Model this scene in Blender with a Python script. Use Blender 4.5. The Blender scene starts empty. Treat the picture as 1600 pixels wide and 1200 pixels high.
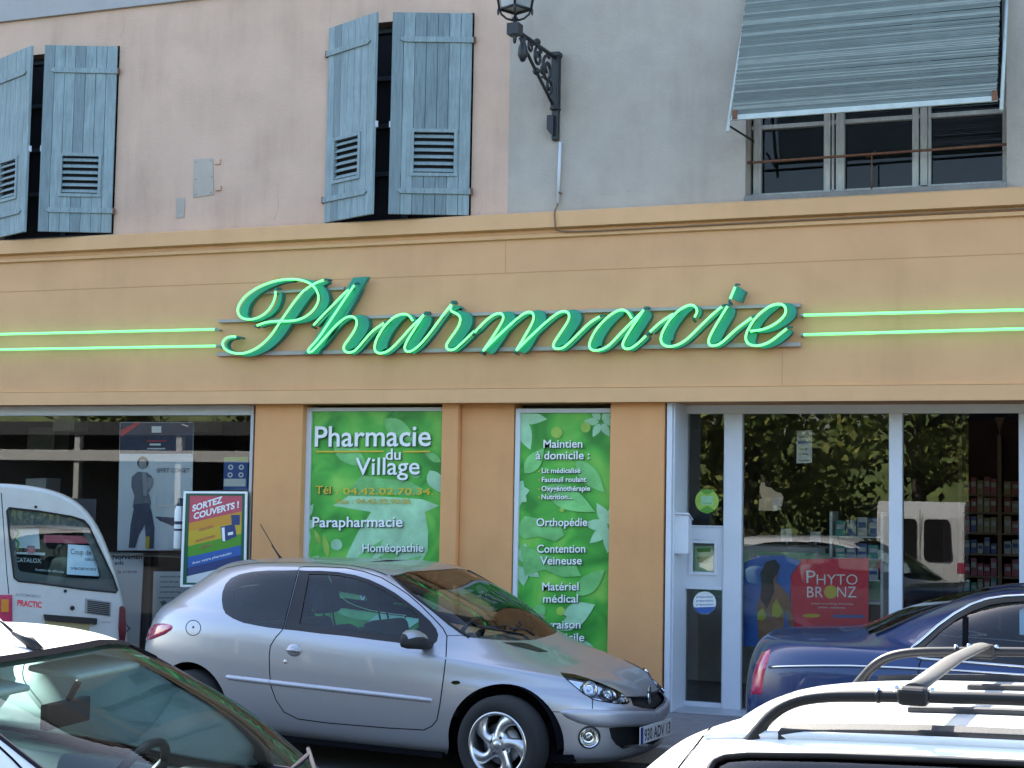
import bpy, bmesh, math, random
import numpy as np
from mathutils import Vector, Matrix, geometry
from mathutils.bvhtree import BVHTree
R_ = math.radians
scene = bpy.context.scene
COL = scene.collection
random.seed(7)

# ---------------------------------------------------------------- camera
# photo pixels are 1600 x 1200; vanishing points of the facade give the rotation
_c = np.array([800., 600.]); _v1 = np.array([-5388., 660.]); _v2 = np.array([1440., -35200.])
FOC = float(np.sqrt(-(_v1 - _c) @ (_v2 - _c)))
_X = -np.array([*(_v1 - _c), FOC]); _X /= np.linalg.norm(_X)
_Z = np.array([*(_v2 - _c), FOC]); _Z -= _X * (_X @ _Z); _Z /= np.linalg.norm(_Z)
_Y = np.cross(_Z, _X)
CM = np.array([_X, _Y, _Z])
EYE = 1.86
RECESS = .40
def ray(px, py):
    d = np.array([px - 800., py - 600., FOC]); return CM @ (d / np.linalg.norm(d))
_r = ray(1100, 1107); _P = _r * ((0.12 - EYE) / _r[2])
CP = np.array([0., RECESS - _P[1], EYE])
_r = ray(800, 600); CP[0] = -(_r * ((0 - CP[1]) / _r[1]))[0]
def W(px, py, y=0.):
    "photo pixel -> point of the vertical plane at depth y"
    r = ray(px, py); return CP + r * ((y - CP[1]) / r[1])
def Wz(px, py, z):
    r = ray(px, py); return CP + r * ((z - CP[2]) / r[2])
def proj(p):
    v = CM.T @ (np.asarray(p, float) - CP); return (800 + FOC * v[0] / v[2], 600 + FOC * v[1] / v[2], v[2])
cam = bpy.data.cameras.new('camera'); cam_o = bpy.data.objects.new('camera', cam); COL.objects.link(cam_o)
cam.sensor_width = 36; cam.lens = FOC / 1600 * 36; cam.clip_end = 600; cam.clip_start = .05
_m = Matrix.Identity(4)
for i in range(3):
    _m[i][0] = CM[i, 0]; _m[i][1] = -CM[i, 1]; _m[i][2] = -CM[i, 2]; _m[i][3] = CP[i]
cam_o.matrix_world = _m
scene.camera = cam_o

# ---------------------------------------------------------------- light
SUN_AZ, SUN_EL = R_(-46), R_(44)          # azimuth from +y, towards +x positive
world = bpy.data.worlds.new('World'); scene.world = world; world.use_nodes = True
nt = world.node_tree; nt.nodes.clear()
sky = nt.nodes.new('ShaderNodeTexSky'); sky.sky_type = 'NISHITA'; sky.sun_disc = False
sky.sun_elevation = SUN_EL; sky.sun_rotation = SUN_AZ % (2 * math.pi)
sky.air_density = 1.0; sky.dust_density = 1.6; sky.ozone_density = 1.0
bg = nt.nodes.new('ShaderNodeBackground'); bg.inputs['Strength'].default_value = .115
wo = nt.nodes.new('ShaderNodeOutputWorld')
nt.links.new(sky.outputs[0], bg.inputs[0]); nt.links.new(bg.outputs[0], wo.inputs[0])
sl = bpy.data.lights.new('sun', 'SUN'); sl.energy = 4.4; sl.angle = R_(.55); sl.color = (1, .95, .86)
sun = bpy.data.objects.new('sun', sl); COL.objects.link(sun)
_sd = Vector((math.sin(SUN_AZ) * math.cos(SUN_EL), math.cos(SUN_AZ) * math.cos(SUN_EL), math.sin(SUN_EL)))
sun.rotation_euler = _sd.to_track_quat('Z', 'Y').to_euler(); sun.location = _sd * 60
vs = scene.view_settings; vs.view_transform = 'Standard'; vs.look = 'None'; vs.gamma = 1; vs.use_curve_mapping = False
vs.exposure = 2.52
scene.cycles.max_bounces = 8; scene.cycles.transparent_max_bounces = 16; scene.cycles.use_denoising = True
scene.cycles.glossy_bounces = 4; scene.cycles.caustics_reflective = False; scene.cycles.caustics_refractive = False

# ---------------------------------------------------------------- materials
MT = {}
def mat(name, col, rough=.6, metal=0., nz=0., ns=6., bump=0., bs=80., spec=.5, coat=0., emit=None, es=0., stretch=None, col2=None, detail=5, nz2=0., ns2=.8, flake=0., streak=0.):
    "Principled material; nz/ns = amount and scale of colour mottling, bump/bs = relief"
    m = bpy.data.materials.new(name); m.use_nodes = True; t = m.node_tree; N = t.nodes; L = t.links
    b = N['Principled BSDF']
    b.inputs['Base Color'].default_value = (*col, 1); b.inputs['Roughness'].default_value = rough
    b.inputs['Metallic'].default_value = metal; b.inputs['Specular IOR Level'].default_value = spec
    b.inputs['Coat Weight'].default_value = coat; b.inputs['Coat Roughness'].default_value = .04
    if emit: b.inputs['Emission Color'].default_value = (*emit, 1); b.inputs['Emission Strength'].default_value = es
    if nz or nz2 or bump or flake or streak:
        tc = N.new('ShaderNodeTexCoord'); src = tc.outputs['Object']
        if stretch:
            mp = N.new('ShaderNodeMapping'); mp.inputs['Scale'].default_value = stretch; L.new(src, mp.inputs[0]); src2 = mp.outputs[0]
            oi = N.new('ShaderNodeObjectInfo'); cx_ = N.new('ShaderNodeCombineXYZ'); ml = N.new('ShaderNodeMath'); ml.operation = 'MULTIPLY'; ml.inputs[1].default_value = 40; L.new(oi.outputs['Random'], ml.inputs[0]); L.new(ml.outputs[0], cx_.inputs[0]); L.new(ml.outputs[0], cx_.inputs[2]); L.new(cx_.outputs[0], mp.inputs['Location'])
        else: src2 = src
    last = None
    def mixin(amount, scale, a, b2, s, dt):
        n = N.new('ShaderNodeTexNoise'); n.inputs['Scale'].default_value = scale; n.inputs['Detail'].default_value = dt; n.inputs['Roughness'].default_value = .62
        L.new(s, n.inputs['Vector'])
        r = N.new('ShaderNodeValToRGB'); r.color_ramp.elements[0].position = .3; r.color_ramp.elements[1].position = .7
        r.color_ramp.elements[0].color = (*a, 1); r.color_ramp.elements[1].color = (*b2, 1)
        L.new(n.outputs['Fac'], r.inputs[0]); return r.outputs[0]
    if nz:
        d = col2 if col2 else tuple(c * (1 - nz) for c in col); u = col if col2 else tuple(min(1, c * (1 + nz)) for c in col)
        last = mixin(nz, ns, d, u, src2, detail); L.new(last, b.inputs['Base Color'])
    if nz2:
        g = mixin(nz2, ns2, (1 - nz2,) * 3, (1, 1, 1), src, 4)
        mx = N.new('ShaderNodeMix'); mx.data_type = 'RGBA'; mx.blend_type = 'MULTIPLY'; mx.inputs[0].default_value = 1
        if last: L.new(last, mx.inputs[6])
        else: mx.inputs[6].default_value = (*col, 1)
        L.new(g, mx.inputs[7]); L.new(mx.outputs[2], b.inputs['Base Color'])
    if streak:                                    # rain streaks and grime running down the wall
        mp2 = N.new('ShaderNodeMapping'); mp2.inputs['Scale'].default_value = (7, 7, .55); L.new(src, mp2.inputs[0])
        g = mixin(streak, 1.0, (1 - streak * 1.5, 1 - streak * 1.6, 1 - streak * 1.7), (1, 1, 1), mp2.outputs[0], 7)
        n9 = N.new('ShaderNodeTexNoise'); n9.inputs['Scale'].default_value = 1.7; n9.inputs['Detail'].default_value = 5; L.new(src, n9.inputs['Vector'])
        r9 = N.new('ShaderNodeMapRange'); r9.inputs[1].default_value = .42; r9.inputs[2].default_value = .66; L.new(n9.outputs['Fac'], r9.inputs[0])
        mx = N.new('ShaderNodeMix'); mx.data_type = 'RGBA'; mx.blend_type = 'MULTIPLY'; L.new(r9.outputs[0], mx.inputs[0])
        sk = b.inputs['Base Color']
        if sk.is_linked: L.new(sk.links[0].from_socket, mx.inputs[6])
        else: mx.inputs[6].default_value = (*col, 1)
        L.new(g, mx.inputs[7]); L.new(mx.outputs[2], sk)
    if bump:
        n = N.new('ShaderNodeTexNoise'); n.inputs['Scale'].default_value = bs; n.inputs['Detail'].default_value = 6; L.new(src2, n.inputs['Vector'])
        bp = N.new('ShaderNodeBump'); bp.inputs['Strength'].default_value = bump; bp.inputs['Distance'].default_value = .01
        L.new(n.outputs['Fac'], bp.inputs['Height']); L.new(bp.outputs[0], b.inputs['Normal'])
    if flake:
        v = N.new('ShaderNodeTexVoronoi'); v.inputs['Scale'].default_value = 900; L.new(src, v.inputs['Vector'])
        mr = N.new('ShaderNodeMapRange'); mr.inputs[3].default_value = rough - flake; mr.inputs[4].default_value = rough + flake
        L.new(v.outputs['Color'], mr.inputs[0]); L.new(mr.outputs[0], b.inputs['Roughness'])
    MT[name] = m; return m
def glass(name, tint=(1, 1, 1), ior=1.5, rough=0., gain=1.):
    "thin pane: Fresnel mix of a clear tinted pane and a mirror-smooth surface"
    m = bpy.data.materials.new(name); m.use_nodes = True; t = m.node_tree; N = t.nodes; L = t.links; N.clear()
    o = N.new('ShaderNodeOutputMaterial'); tr = N.new('ShaderNodeBsdfTransparent'); gl = N.new('ShaderNodeBsdfGlossy')
    tr.inputs[0].default_value = (*tint, 1); gl.inputs['Roughness'].default_value = rough
    fr = N.new('ShaderNodeFresnel'); fr.inputs['IOR'].default_value = ior
    ml = N.new('ShaderNodeMath'); ml.operation = 'MULTIPLY'; ml.inputs[1].default_value = gain; ml.use_clamp = True
    mx = N.new('ShaderNodeMixShader'); L.new(fr.outputs[0], ml.inputs[0]); L.new(ml.outputs[0], mx.inputs[0])
    L.new(tr.outputs[0], mx.inputs[1]); L.new(gl.outputs[0], mx.inputs[2]); L.new(mx.outputs[0], o.inputs[0])
    MT[name] = m; return m

# ---------------------------------------------------------------- mesh helpers
class MB:
    def __init__(s): s.v = []; s.f = []; s.mi = []; s.sm = []
    def add(s, vs, fs, m=0, smooth=False):
        o = len(s.v); s.v += [tuple(map(float, p)) for p in vs]
        for f in fs: s.f.append([i + o for i in f]); s.mi.append(m); s.sm.append(smooth)
        return s
    def quad(s, a, b, c, d, m=0): return s.add([a, b, c, d], [(0, 1, 2, 3)], m)
    def box(s, x0, x1, y0, y1, z0, z1, m=0, M=None):
        vs = [(x, y, z) for x in (x0, x1) for y in (y0, y1) for z in (z0, z1)]
        if M is not None: vs = [tuple(M @ Vector(p)) for p in vs]
        return s.add(vs, [(0, 1, 3, 2), (4, 6, 7, 5), (0, 4, 5, 1), (2, 3, 7, 6), (0, 2, 6, 4), (1, 5, 7, 3)], m)
    def tube(s, path, r, n=8, m=0, close=False, caps=True):
        P = [Vector(p) for p in path]; k = len(P)
        rr = r if hasattr(r, '__len__') else [r] * k
        vs = []; fs = []; up = None
        for i, p in enumerate(P):
            if close: d = P[(i + 1) % k] - P[i - 1]
            else: d = P[min(i + 1, k - 1)] - P[max(i - 1, 0)]
            d = d.normalized() if d.length > 1e-9 else Vector((0, 0, 1))
            if up is None:
                up = Vector((0, 0, 1)) if abs(d.z) < .9 else Vector((0, 1, 0))
            a = (up - d * up.dot(d)).normalized(); b = d.cross(a); up = a
            for j in range(n):
                t = 2 * math.pi * j / n; vs.append(p + (a * math.cos(t) + b * math.sin(t)) * rr[i])
        for i in range(k if close else k - 1):
            for j in range(n):
                i2 = (i + 1) % k; fs.append((i * n + j, i * n + (j + 1) % n, i2 * n + (j + 1) % n, i2 * n + j))
        s.add(vs, fs, m, True)
        if caps and not close:
            s.add(vs[:n], [tuple(range(n - 1, -1, -1))], m); s.add(vs[-n:], [tuple(range(n))], m)
        return s
    def lathe(s, prof, M=Matrix.Identity(4), n=32, m=0, smooth=True):
        "prof = (r, h) pairs turned round the local z axis"
        vs = []; fs = []
        for (r, h) in prof:
            for j in range(n):
                t = 2 * math.pi * j / n; vs.append(M @ Vector((r * math.cos(t), r * math.sin(t), h)))
        for i in range(len(prof) - 1):
            for j in range(n): fs.append((i * n + j, i * n + (j + 1) % n, (i + 1) * n + (j + 1) % n, (i + 1) * n + j))
        return s.add(vs, fs, m, smooth)
    def plate(s, poly, depth, m=0, off=(0, 0, 0)):
        "flat polygon (3D points) given thickness along vector depth"
        P = [Vector(p) + Vector(off) for p in poly]; D = Vector(depth); n = len(P)
        tris = geometry.tessellate_polygon([P])
        s.add(P, tris, m); s.add([p + D for p in P], [tuple(reversed(t)) for t in tris], m)
        return s.add(P + [p + D for p in P], [(i, (i + 1) % n, (i + 1) % n + n, i + n) for i in range(n)], m)
    def flat(s, poly, m=0):
        P = [Vector(p) for p in poly]; tr = geometry.tessellate_polygon([P]); return s.add(P, tr, m)
    def pieces(s):
        "split into connected pieces (vertices closer than 0.01 mm count as one)"
        key = {}; rep = []
        for p in s.v: rep.append(key.setdefault(tuple(round(c, 5) for c in p), len(key)))
        par = list(range(len(key)))
        def find(i):
            while par[i] != i: par[i] = par[par[i]]; i = par[i]
            return i
        for f in s.f:
            r = find(rep[f[0]])
            for i in f[1:]: par[find(rep[i])] = r
        out = {}
        for f, m, sm in zip(s.f, s.mi, s.sm):
            q = out.setdefault(find(rep[f[0]]), MB()); q.add([s.v[i] for i in f], [tuple(range(len(f)))], m, sm)
        return list(out.values())
    def build_each(s, name, mats, parent=None, **k): return [q.build(name, mats, parent, **k) for q in s.pieces()]
    def build(s, name, mats, parent=None, bevel=0., smooth=None, seg=2, recalc=True):
        me = bpy.data.meshes.new(name); me.from_pydata(s.v, [], s.f)
        if not isinstance(mats, (list, tuple)): mats = [mats]
        for q in mats: me.materials.append(MT[q] if isinstance(q, str) else q)
        me.polygons.foreach_set('material_index', s.mi)
        me.polygons.foreach_set('use_smooth', [bool(x) for x in s.sm] if smooth is None else [smooth] * len(s.f))
        if recalc:
            bm = bmesh.new(); bm.from_mesh(me); bmesh.ops.remove_doubles(bm, verts=bm.verts, dist=1e-5)
            bmesh.ops.recalc_face_normals(bm, faces=bm.faces); bm.to_mesh(me); bm.free()
        me.update()
        o = bpy.data.objects.new(name, me); COL.objects.link(o)
        if parent: o.parent = parent; o.matrix_parent_inverse = Matrix.Identity(4)
        if bevel:
            b = o.modifiers.new('bevel', 'BEVEL'); b.width = bevel; b.segments = seg; b.limit_method = 'ANGLE'; b.angle_limit = R_(40); b.harden_normals = False
        return o
def tag(o, label, cat, group=None, kind=None):
    o['label'] = label; o['category'] = cat
    if group: o['group'] = group
    if kind: o['kind'] = kind
    return o
def struct(o): o['kind'] = 'structure'; return o
def thing(name, label, cat, loc=(0, 0, 0), rz=0., group=None):
    o = bpy.data.objects.new(name, None); COL.objects.link(o); o.empty_display_size = .2
    o.location = loc; o.rotation_euler = (0, 0, rz); return tag(o, label, cat, group)
def copy_tree(o, parent=None):
    c = o.copy(); COL.objects.link(c); c.parent = parent
    for ch in list(o.children): copy_tree(ch, c)
    return c
_tc = {}
def text_mesh(s, bold=0., shear=0.):
    k = (s, bold, shear)
    if k not in _tc:
        cu = bpy.data.curves.new('t', 'FONT'); cu.body = s; cu.size = 1; cu.offset = bold; cu.shear = shear; cu.resolution_u = 3
        ob = bpy.data.objects.new('t', cu); COL.objects.link(ob); bpy.context.view_layer.update()
        me = bpy.data.meshes.new_from_object(ob.evaluated_get(bpy.context.evaluated_depsgraph_get()))
        v = np.array([x.co[:] for x in me.vertices]).reshape(-1, 3)[:, :2]; f = [tuple(p.vertices) for p in me.polygons]
        bpy.data.objects.remove(ob); bpy.data.meshes.remove(me); bpy.data.curves.remove(cu); _tc[k] = (v, f)
    return _tc[k]
CAPH = .729
def text(mb, s, O, U, V, w, h, m=0, bold=0., shear=0., off=(0, 0, 0)):
    "text s from baseline point O along unit U, up unit V, fitted to width w and cap height h"
    v, f = text_mesh(s, bold, shear); x0, x1 = v[:, 0].min(), v[:, 0].max(); sc = h / CAPH
    O = np.array(O) + np.array(off); U = np.array(U); V = np.array(V)
    mb.add([O + U * ((p[0] - x0) / (x1 - x0) * w) + V * (p[1] * sc) for p in v], f, m)
def wtext(mb, s, a, b, h, y, m=0, bold=0., shear=0.):
    "wall text with baseline from photo pixel a to b (h pixels tall) on plane y"
    A = W(*a, y); B = W(*b, y); U = B - A; w = np.linalg.norm(U); U /= w; hh = W(a[0], a[1] - h, y)[2] - A[2]
    text(mb, s, A, U, (0, 0, 1), w, hh, m, bold, shear)
def wpoly(pts, y): return [W(p[0], p[1], y) for p in pts]
def chaikin(p, k=2, close=False):
    P = [np.array(q, float) for q in p]
    for _ in range(k):
        Q = [] if close else [P[0]]
        n = len(P)
        for i in range(n if close else n - 1):
            a, b = P[i], P[(i + 1) % n]; Q += [a * .75 + b * .25, a * .25 + b * .75]
        if not close: Q.append(P[-1])
        P = Q
    return P
# ================================================================ materials of the place
mat('pink_render', (.62, .43, .325), .93, nz=.05, ns=3, bump=.35, bs=45, nz2=.10, ns2=.9, streak=.13)
mat('grey_render', (.43, .385, .33), .93, nz=.06, ns=4, bump=.35, bs=45, nz2=.12, ns2=1.1, streak=.13)
mat('band_grey', (.36, .35, .345), .9, nz=.06, ns=5, bump=.2, bs=40)
mat('ochre_paint', (.67, .37, .18), .85, nz=.03, ns=2, bump=.10, bs=60, nz2=.07, ns2=1.0, streak=.06)
mat('seam_ochre', (.50, .27, .125), .9)
mat('ochre_trim', (.70, .405, .195), .85, nz=.03, ns=3, bump=.12, bs=60, nz2=.08, ns2=1.6, streak=.06)
mat('ochre_pillar', (.69, .345, .14), .85, nz=.04, ns=3, bump=.14, bs=70, nz2=.08, ns2=1.2, streak=.06)
mat('stain', (.33, .30, .26), .95, nz=.3, ns=20)
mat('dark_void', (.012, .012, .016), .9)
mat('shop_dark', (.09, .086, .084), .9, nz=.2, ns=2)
mat('shop_floor', (.16, .13, .11), .5, nz=.15, ns=5)
mat('alu', (.47, .49, .52), .42, metal=.25, nz=.04, ns=6)
mat('alu_white', (.60, .63, .68), .45, nz=.03, ns=4)
mat('shutter_blue', (.255, .335, .35), .75, nz=.22, ns=9, stretch=(6, 6, .5), bump=.3, bs=30, nz2=.22, ns2=3)
mat('shutter_worn', (.245, .325, .34), .8, nz=.5, ns=5, stretch=(14, 14, .8), col2=(.14, .185, .205), bump=.45, bs=30, nz2=.15, ns2=3, detail=8)
mat('shutter_dark', (.05, .09, .13), .8)
mat('old_wood', (.40, .40, .37), .8, nz=.2, ns=12, stretch=(5, 5, .6))
mat('sill_blue', (.19, .19, .18), .8, nz=.2, ns=10)
mat('casement_dark', (.035, .045, .06), .7)
mat('rust', (.16, .07, .04), .85, nz=.35, ns=30)
mat('blind_cloth', (.175, .215, .20), .8, nz=.0, bump=.3, bs=40, nz2=.25, ns2=3.2)
mat('blind_light', (.245, .285, .265), .8, nz=.15, ns=8, stretch=(1, 6, 6))
mat('blind_dark', (.13, .16, .15), .8, nz=.15, ns=8, stretch=(1, 6, 6))
mat('blind_rail', (.46, .52, .50), .55, nz=.12, ns=9)
mat('iron_black', (.010, .012, .016), .45, bump=.2, bs=60)
mat('lamp_glass', (.30, .31, .30), .25, nz=.2, ns=8)
mat('conduit_grey', (.55, .58, .60), .5)
mat('cable_brown', (.20, .13, .08), .8)
mat('asphalt', (.052, .052, .055), .9, nz=.25, ns=30, bump=.5, bs=140, nz2=.25, ns2=.5)
mat('paving', (.20, .19, .20), .88, nz=.12, ns=12, bump=.3, bs=80, nz2=.2, ns2=1.2)
mat('kerb', (.30, .29, .28), .85, nz=.15, ns=9, bump=.3, bs=60)
glass('shop_glass', (.95, .97, .96), 1.5, gain=1.55)
glass('upper_glass', (.4, .45, .45), 1.5, gain=.6)

# ================================================================ ground
# pavement 0.12 m above the road at the shop, the car park in front lies a little lower
g = MB(); xs = (-70, 70)
for (y0, z0, y1, z1) in ((-1.75, 0, -4.2, 0.0), (-4.2, 0., -6.2, -.10), (-6.2, -.10, -10.5, -.10), (-10.5, -.10, -11.4, 0.0), (-11.4, 0.0, -90, 0.0), ):
    g.quad((xs[0], y0, z0), (xs[1], y0, z0), (xs[1], y1, z1), (xs[0], y1, z1))
g.quad((xs[0], 90, 0), (xs[1], 90, 0), (xs[1], -1.75, 0), (xs[0], -1.75, 0))
struct(g.build('road', 'asphalt'))
p = MB(); p.box(-70, 70, -1.62, .05, .004, .12)
struct(p.build('pavement', 'paving', bevel=.01))
p = MB()
for i in range(70):
    x = -35 + i; p.box(x + .004, x + .996, -1.75, -1.62, .003, .125)
struct(p.build('kerb', 'kerb', bevel=.012))

# ================================================================ pharmacy building
BX0, BX1, BTOP, BDEEP = -26., 16., 10.7, 9.  # unseen height and left extent chosen for the shade they cast
BTR = 7.5                                  # unseen roof of the grey part, kept low so a windscreen mirrors sky
bld = thing('pharmacy_building', 'two storey village building with ochre shop front, pink and grey rendered upper wall', 'building', (0, 0, 0))
xb = W(796, 180)[0]
z_corn_t = W(800, 333.5, -.15)[2] ; z_corn_b = W(0, 396.8, -.15)[2]
z_fas_b = W(0, 613.3, -.09)[2]; z_lip_b = W(0, 633.2, -.11)[2]
def holed(mb, x0, x1, z0, z1, holes, y, depth, m=0, mr=None):
    "wall sheet with rectangular openings and their reveals"
    xs = sorted({x0, x1, *[h[0] for h in holes], *[h[1] for h in holes]}); zs = sorted({z0, z1, *[h[2] for h in holes], *[h[3] for h in holes]})
    for i in range(len(xs) - 1):
        for j in range(len(zs) - 1):
            cx, cz = (xs[i] + xs[i + 1]) / 2, (zs[j] + zs[j + 1]) / 2
            if any(h[0] < cx < h[1] and h[2] < cz < h[3] for h in holes): continue
            mb.quad((xs[i], y, zs[j]), (xs[i + 1], y, zs[j]), (xs[i + 1], y, zs[j + 1]), (xs[i], y, zs[j + 1]), m)
    for (a, b, c, d) in holes:
        q = m if mr is None else mr
        for A, B in (((a, c), (b, c)), ((b, c), (b, d)), ((b, d), (a, d)), ((a, d), (a, c))):
            mb.quad((A[0], y, A[1]), (B[0], y, B[1]), (B[0], y + depth, B[1]), (A[0], y + depth, A[1]), q)
def span(pl, pr, y=0.): return W(*pl, y)[0], W(*pr, y)[0]
zt1 = W(185, 72)[2]; zb1 = W(178, 367)[2]; zt2 = W(740, 20)[2]; zb2 = W(735, 340)[2]
xr1 = W(183, 200)[0]; xr2 = W(738.5, 180)[0]; LEAF = .70
win1 = (xr1 - 2 * LEAF - .01, xr1, zb1 + .0, zt1); win2 = (W(513, 200)[0], xr2, zb2 + .0, zt2)
gx0 = W(1165, 260)[0]; gx1 = W(1573, 240)[0]; gz0 = W(1168, 312)[2]; gz1 = gz0 + 1.75
gwin = (gx0, gx1, gz0, gz1)
mb = MB(); holed(mb, BX0, xb, z_corn_b, BTOP, [win1, win2], 0, .22)
mb.build('pink_wall', 'pink_render', bld)
mb = MB(); holed(mb, xb, BX1, z_corn_b, BTR, [gwin], -.006, .25); mb.quad((xb, -.006, z_corn_b), (xb, -.006, BTR), (xb, 0, BTR), (xb, 0, z_corn_b))
mb.build('grey_wall', 'grey_render', bld)
zband = W(0, 36)[2]
mb = MB(); mb.box(BX0, xb - .002, -.035, -.001, zband, zband + .62)
mb.build('upper_band', 'band_grey', bld, bevel=.006)
# hidden rest of the block: sides, back and roof
mb = MB(); mb.quad((BX0, 0, 0), (BX0, BDEEP, 0), (BX0, BDEEP, BTOP), (BX0, 0, BTOP)); mb.quad((BX1, 0, 0), (BX1, BDEEP, 0), (BX1, BDEEP, BTR), (BX1, 0, BTR)); mb.quad((BX0, BDEEP, 0), (xb, BDEEP, 0), (xb, BDEEP, BTOP), (BX0, BDEEP, BTOP)); mb.quad((xb, BDEEP, 0), (BX1, BDEEP, 0), (BX1, BDEEP, BTR), (xb, BDEEP, BTR)); mb.quad((xb, 0, BTR), (xb, BDEEP, BTR), (xb, BDEEP, BTOP), (xb, 0, BTOP))
mb.build('outer_wall', 'pink_render', bld)
mb = MB(); mb.box(BX0 - .2, xb + .1, -.25, BDEEP + .2, BTOP, BTOP + .2); mb.build('roof', 'rust', bld)
mb = MB(); mb.box(xb + .002, BX1 + .2, -.15, BDEEP + .2, BTR, BTR + .1)
for k in range(75): x_ = xb + .1 + k * .21; mb.tube([(x_, -.25, BTR + .10), (x_, .8, BTR + .34)], .085, 8)
mb.build('tiled_roof', 'rust', bld)
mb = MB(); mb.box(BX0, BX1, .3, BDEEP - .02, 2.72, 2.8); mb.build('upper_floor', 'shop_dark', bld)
# cornice, fascia, lower lip
mb = MB()
prof = [(0, z_corn_t + .03), (-.12, z_corn_t + .005), (-.15, z_corn_t - .01), (-.15, z_corn_b), (-.085, z_corn_b - .012), (-.085, z_corn_b - .035), (-.10, z_corn_b - .045), (-.10, z_corn_b - .075), (-.07, z_corn_b - .085), (0, z_corn_b - .09)]
n = len(prof); mb.add([(x, y, z) for x in (BX0, BX1) for (y, z) in prof], [(i, (i + 1) % n, (i + 1) % n + n, i + n) for i in range(n)])
mb.build('cornice', 'ochre_trim', bld)
mb = MB(); mb.box(BX0, BX1, -.07, -.0, z_fas_b, z_corn_b - .08)
for i in range(12):                                     # shallow joints between the fascia sheets
    pass
mb.build('fascia', 'ochre_paint', bld)
mb = MB(); mb.box(BX0, BX1, -.11, .0, z_lip_b, z_fas_b - .006); mb.box(BX0, BX1, -.06, 0, z_fas_b - .006, z_fas_b)
mb.build('fascia_lip', 'ochre_trim', bld, bevel=.006)
# thin settled seams on the fascia
mb = MB()
zs_ = W(700, 430, -.07)[2]
mb.box(BX0, BX1, -.0722, -.070, zs_ - .003, zs_ + .003)
for px in (1222,): x = W(px, 600, -.07)[0]; mb.box(x - .0015, x + .0015, -.0718, -.070, z_fas_b, z_fas_b + .32)
for px in (790,): x = W(px, 400, -.07)[0]; mb.box(x - .0015, x + .0015, -.0718, -.070, zs_, z_corn_b - .09)
mb.build_each('fascia_seam', 'seam_ochre', bld)
YPP = .06
# pillars between the shop windows (y = 0, narrow raised strips like the photo)
zp = z_lip_b + .02
def pillar(pl, pr, y0=-.0):
    mb = MB(); a, b = W(pl, 800)[0], W(pr, 800)[0]; mb.box(a, b, y0, .26, 0.10, zp); return mb.build('pillar', 'ochre_pillar', bld, bevel=.01)
pillar(395, 470, -.01); pillar(688, 714, -.012); pillar(714, 797, .05); pillar(952, 1037.5, -.01)
mb = MB(); mb.box(W(470, 800)[0], W(688, 800)[0], .045, .26, .1, W(580, 1008, YPP)[2]); mb.box(W(797, 800)[0], W(952, 800)[0], .045, .26, .1, W(870, 1072, YPP)[2]); mb.build_each('panel_wall', 'ochre_pillar', bld)
mb = MB(); mb.box(BX0, -6.2, 0, .2, .1, zp); mb.box(4.75, BX1, 0, .2, .1, zp); mb.build_each('plain_wall', 'ochre_pillar', bld)
# low wall below the left window is hidden by cars; reveal boards over the windows
mb = MB(); mb.box(BX0, BX1, 0.001, .55, z_lip_b + .0, z_lip_b + .05); mb.build('soffit', 'ochre_pillar', bld)

# interior shell of the shop
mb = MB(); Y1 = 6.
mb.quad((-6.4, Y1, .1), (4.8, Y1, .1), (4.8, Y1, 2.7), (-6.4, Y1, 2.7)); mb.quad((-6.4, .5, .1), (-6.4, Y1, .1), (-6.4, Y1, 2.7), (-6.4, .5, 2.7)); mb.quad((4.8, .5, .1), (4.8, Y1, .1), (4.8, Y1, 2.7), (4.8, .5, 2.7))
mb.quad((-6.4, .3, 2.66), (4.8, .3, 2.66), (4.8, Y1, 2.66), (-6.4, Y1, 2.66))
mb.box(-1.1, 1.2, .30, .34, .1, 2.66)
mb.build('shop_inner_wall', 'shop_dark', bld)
mb = MB(); mb.quad((-6.4, .05, .125), (4.8, .05, .125), (4.8, Y1, .125), (-6.4, Y1, .125)); mb.build('shop_floor', 'shop_floor', bld)

def window_frame(name, outer, inner, y, d, m, parent, bevel=.004):
    "frame ring between two pixel rectangles ((l,t,r,b)) on plane y, thickness d towards the street"
    mb = MB(); (a, b) = outer, inner
    O = [W(a[0], a[3], y)[0], W(a[2], a[3], y)[0], W(a[0], a[3], y)[2], W((a[0] + a[2]) / 2, a[1], y)[2]]
    I = [W(b[0], b[3], y)[0], W(b[2], b[3], y)[0], W(b[0], b[3], y)[2], W((b[0] + b[2]) / 2, b[1], y)[2]]
    for (x0, x1, z0, z1) in ((O[0], I[0], O[2], O[3]), (I[1], O[1], O[2], O[3]), (I[0], I[1], I[3], O[3]), (I[0], I[1], O[2], I[2])):
        mb.box(x0, x1, y, y + d, z0, z1)
    return mb.build(name, m, parent, bevel=bevel), I
# left display window: aluminium frame and pane
YL = .10
zL0 = .24
mb = MB(); xl, xr = -6.2, W(395, 700, YL)[0]; xi = W(390.5, 700, YL)[0]; zi = W(200, 649, YL)[2]; zo = z_lip_b + .001
mb.box(xi, xr, YL, YL + .06, zL0, zo); mb.box(xl, xi, YL, YL + .06, zi, zo); mb.box(xl, xl + .05, YL, YL + .06, zL0, zi); mb.box(xl + .05, xi, YL, YL + .06, zL0, zL0 + .05)
wf = mb.build('display_window', 'alu', bld, bevel=.004)
mb = MB(); mb.quad((xl, YL + .03, zL0), (xi, YL + .03, zL0), (xi, YL + .03, zi), (xl, YL + .03, zi)); mb.build('pane', 'shop_glass', wf)
mb = MB(); mb.box(BX0 + .1, W(397, 800, YL)[0], .06, .3, .1, zL0); mb.build('stall_riser', 'ochre_pillar', bld)
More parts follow.
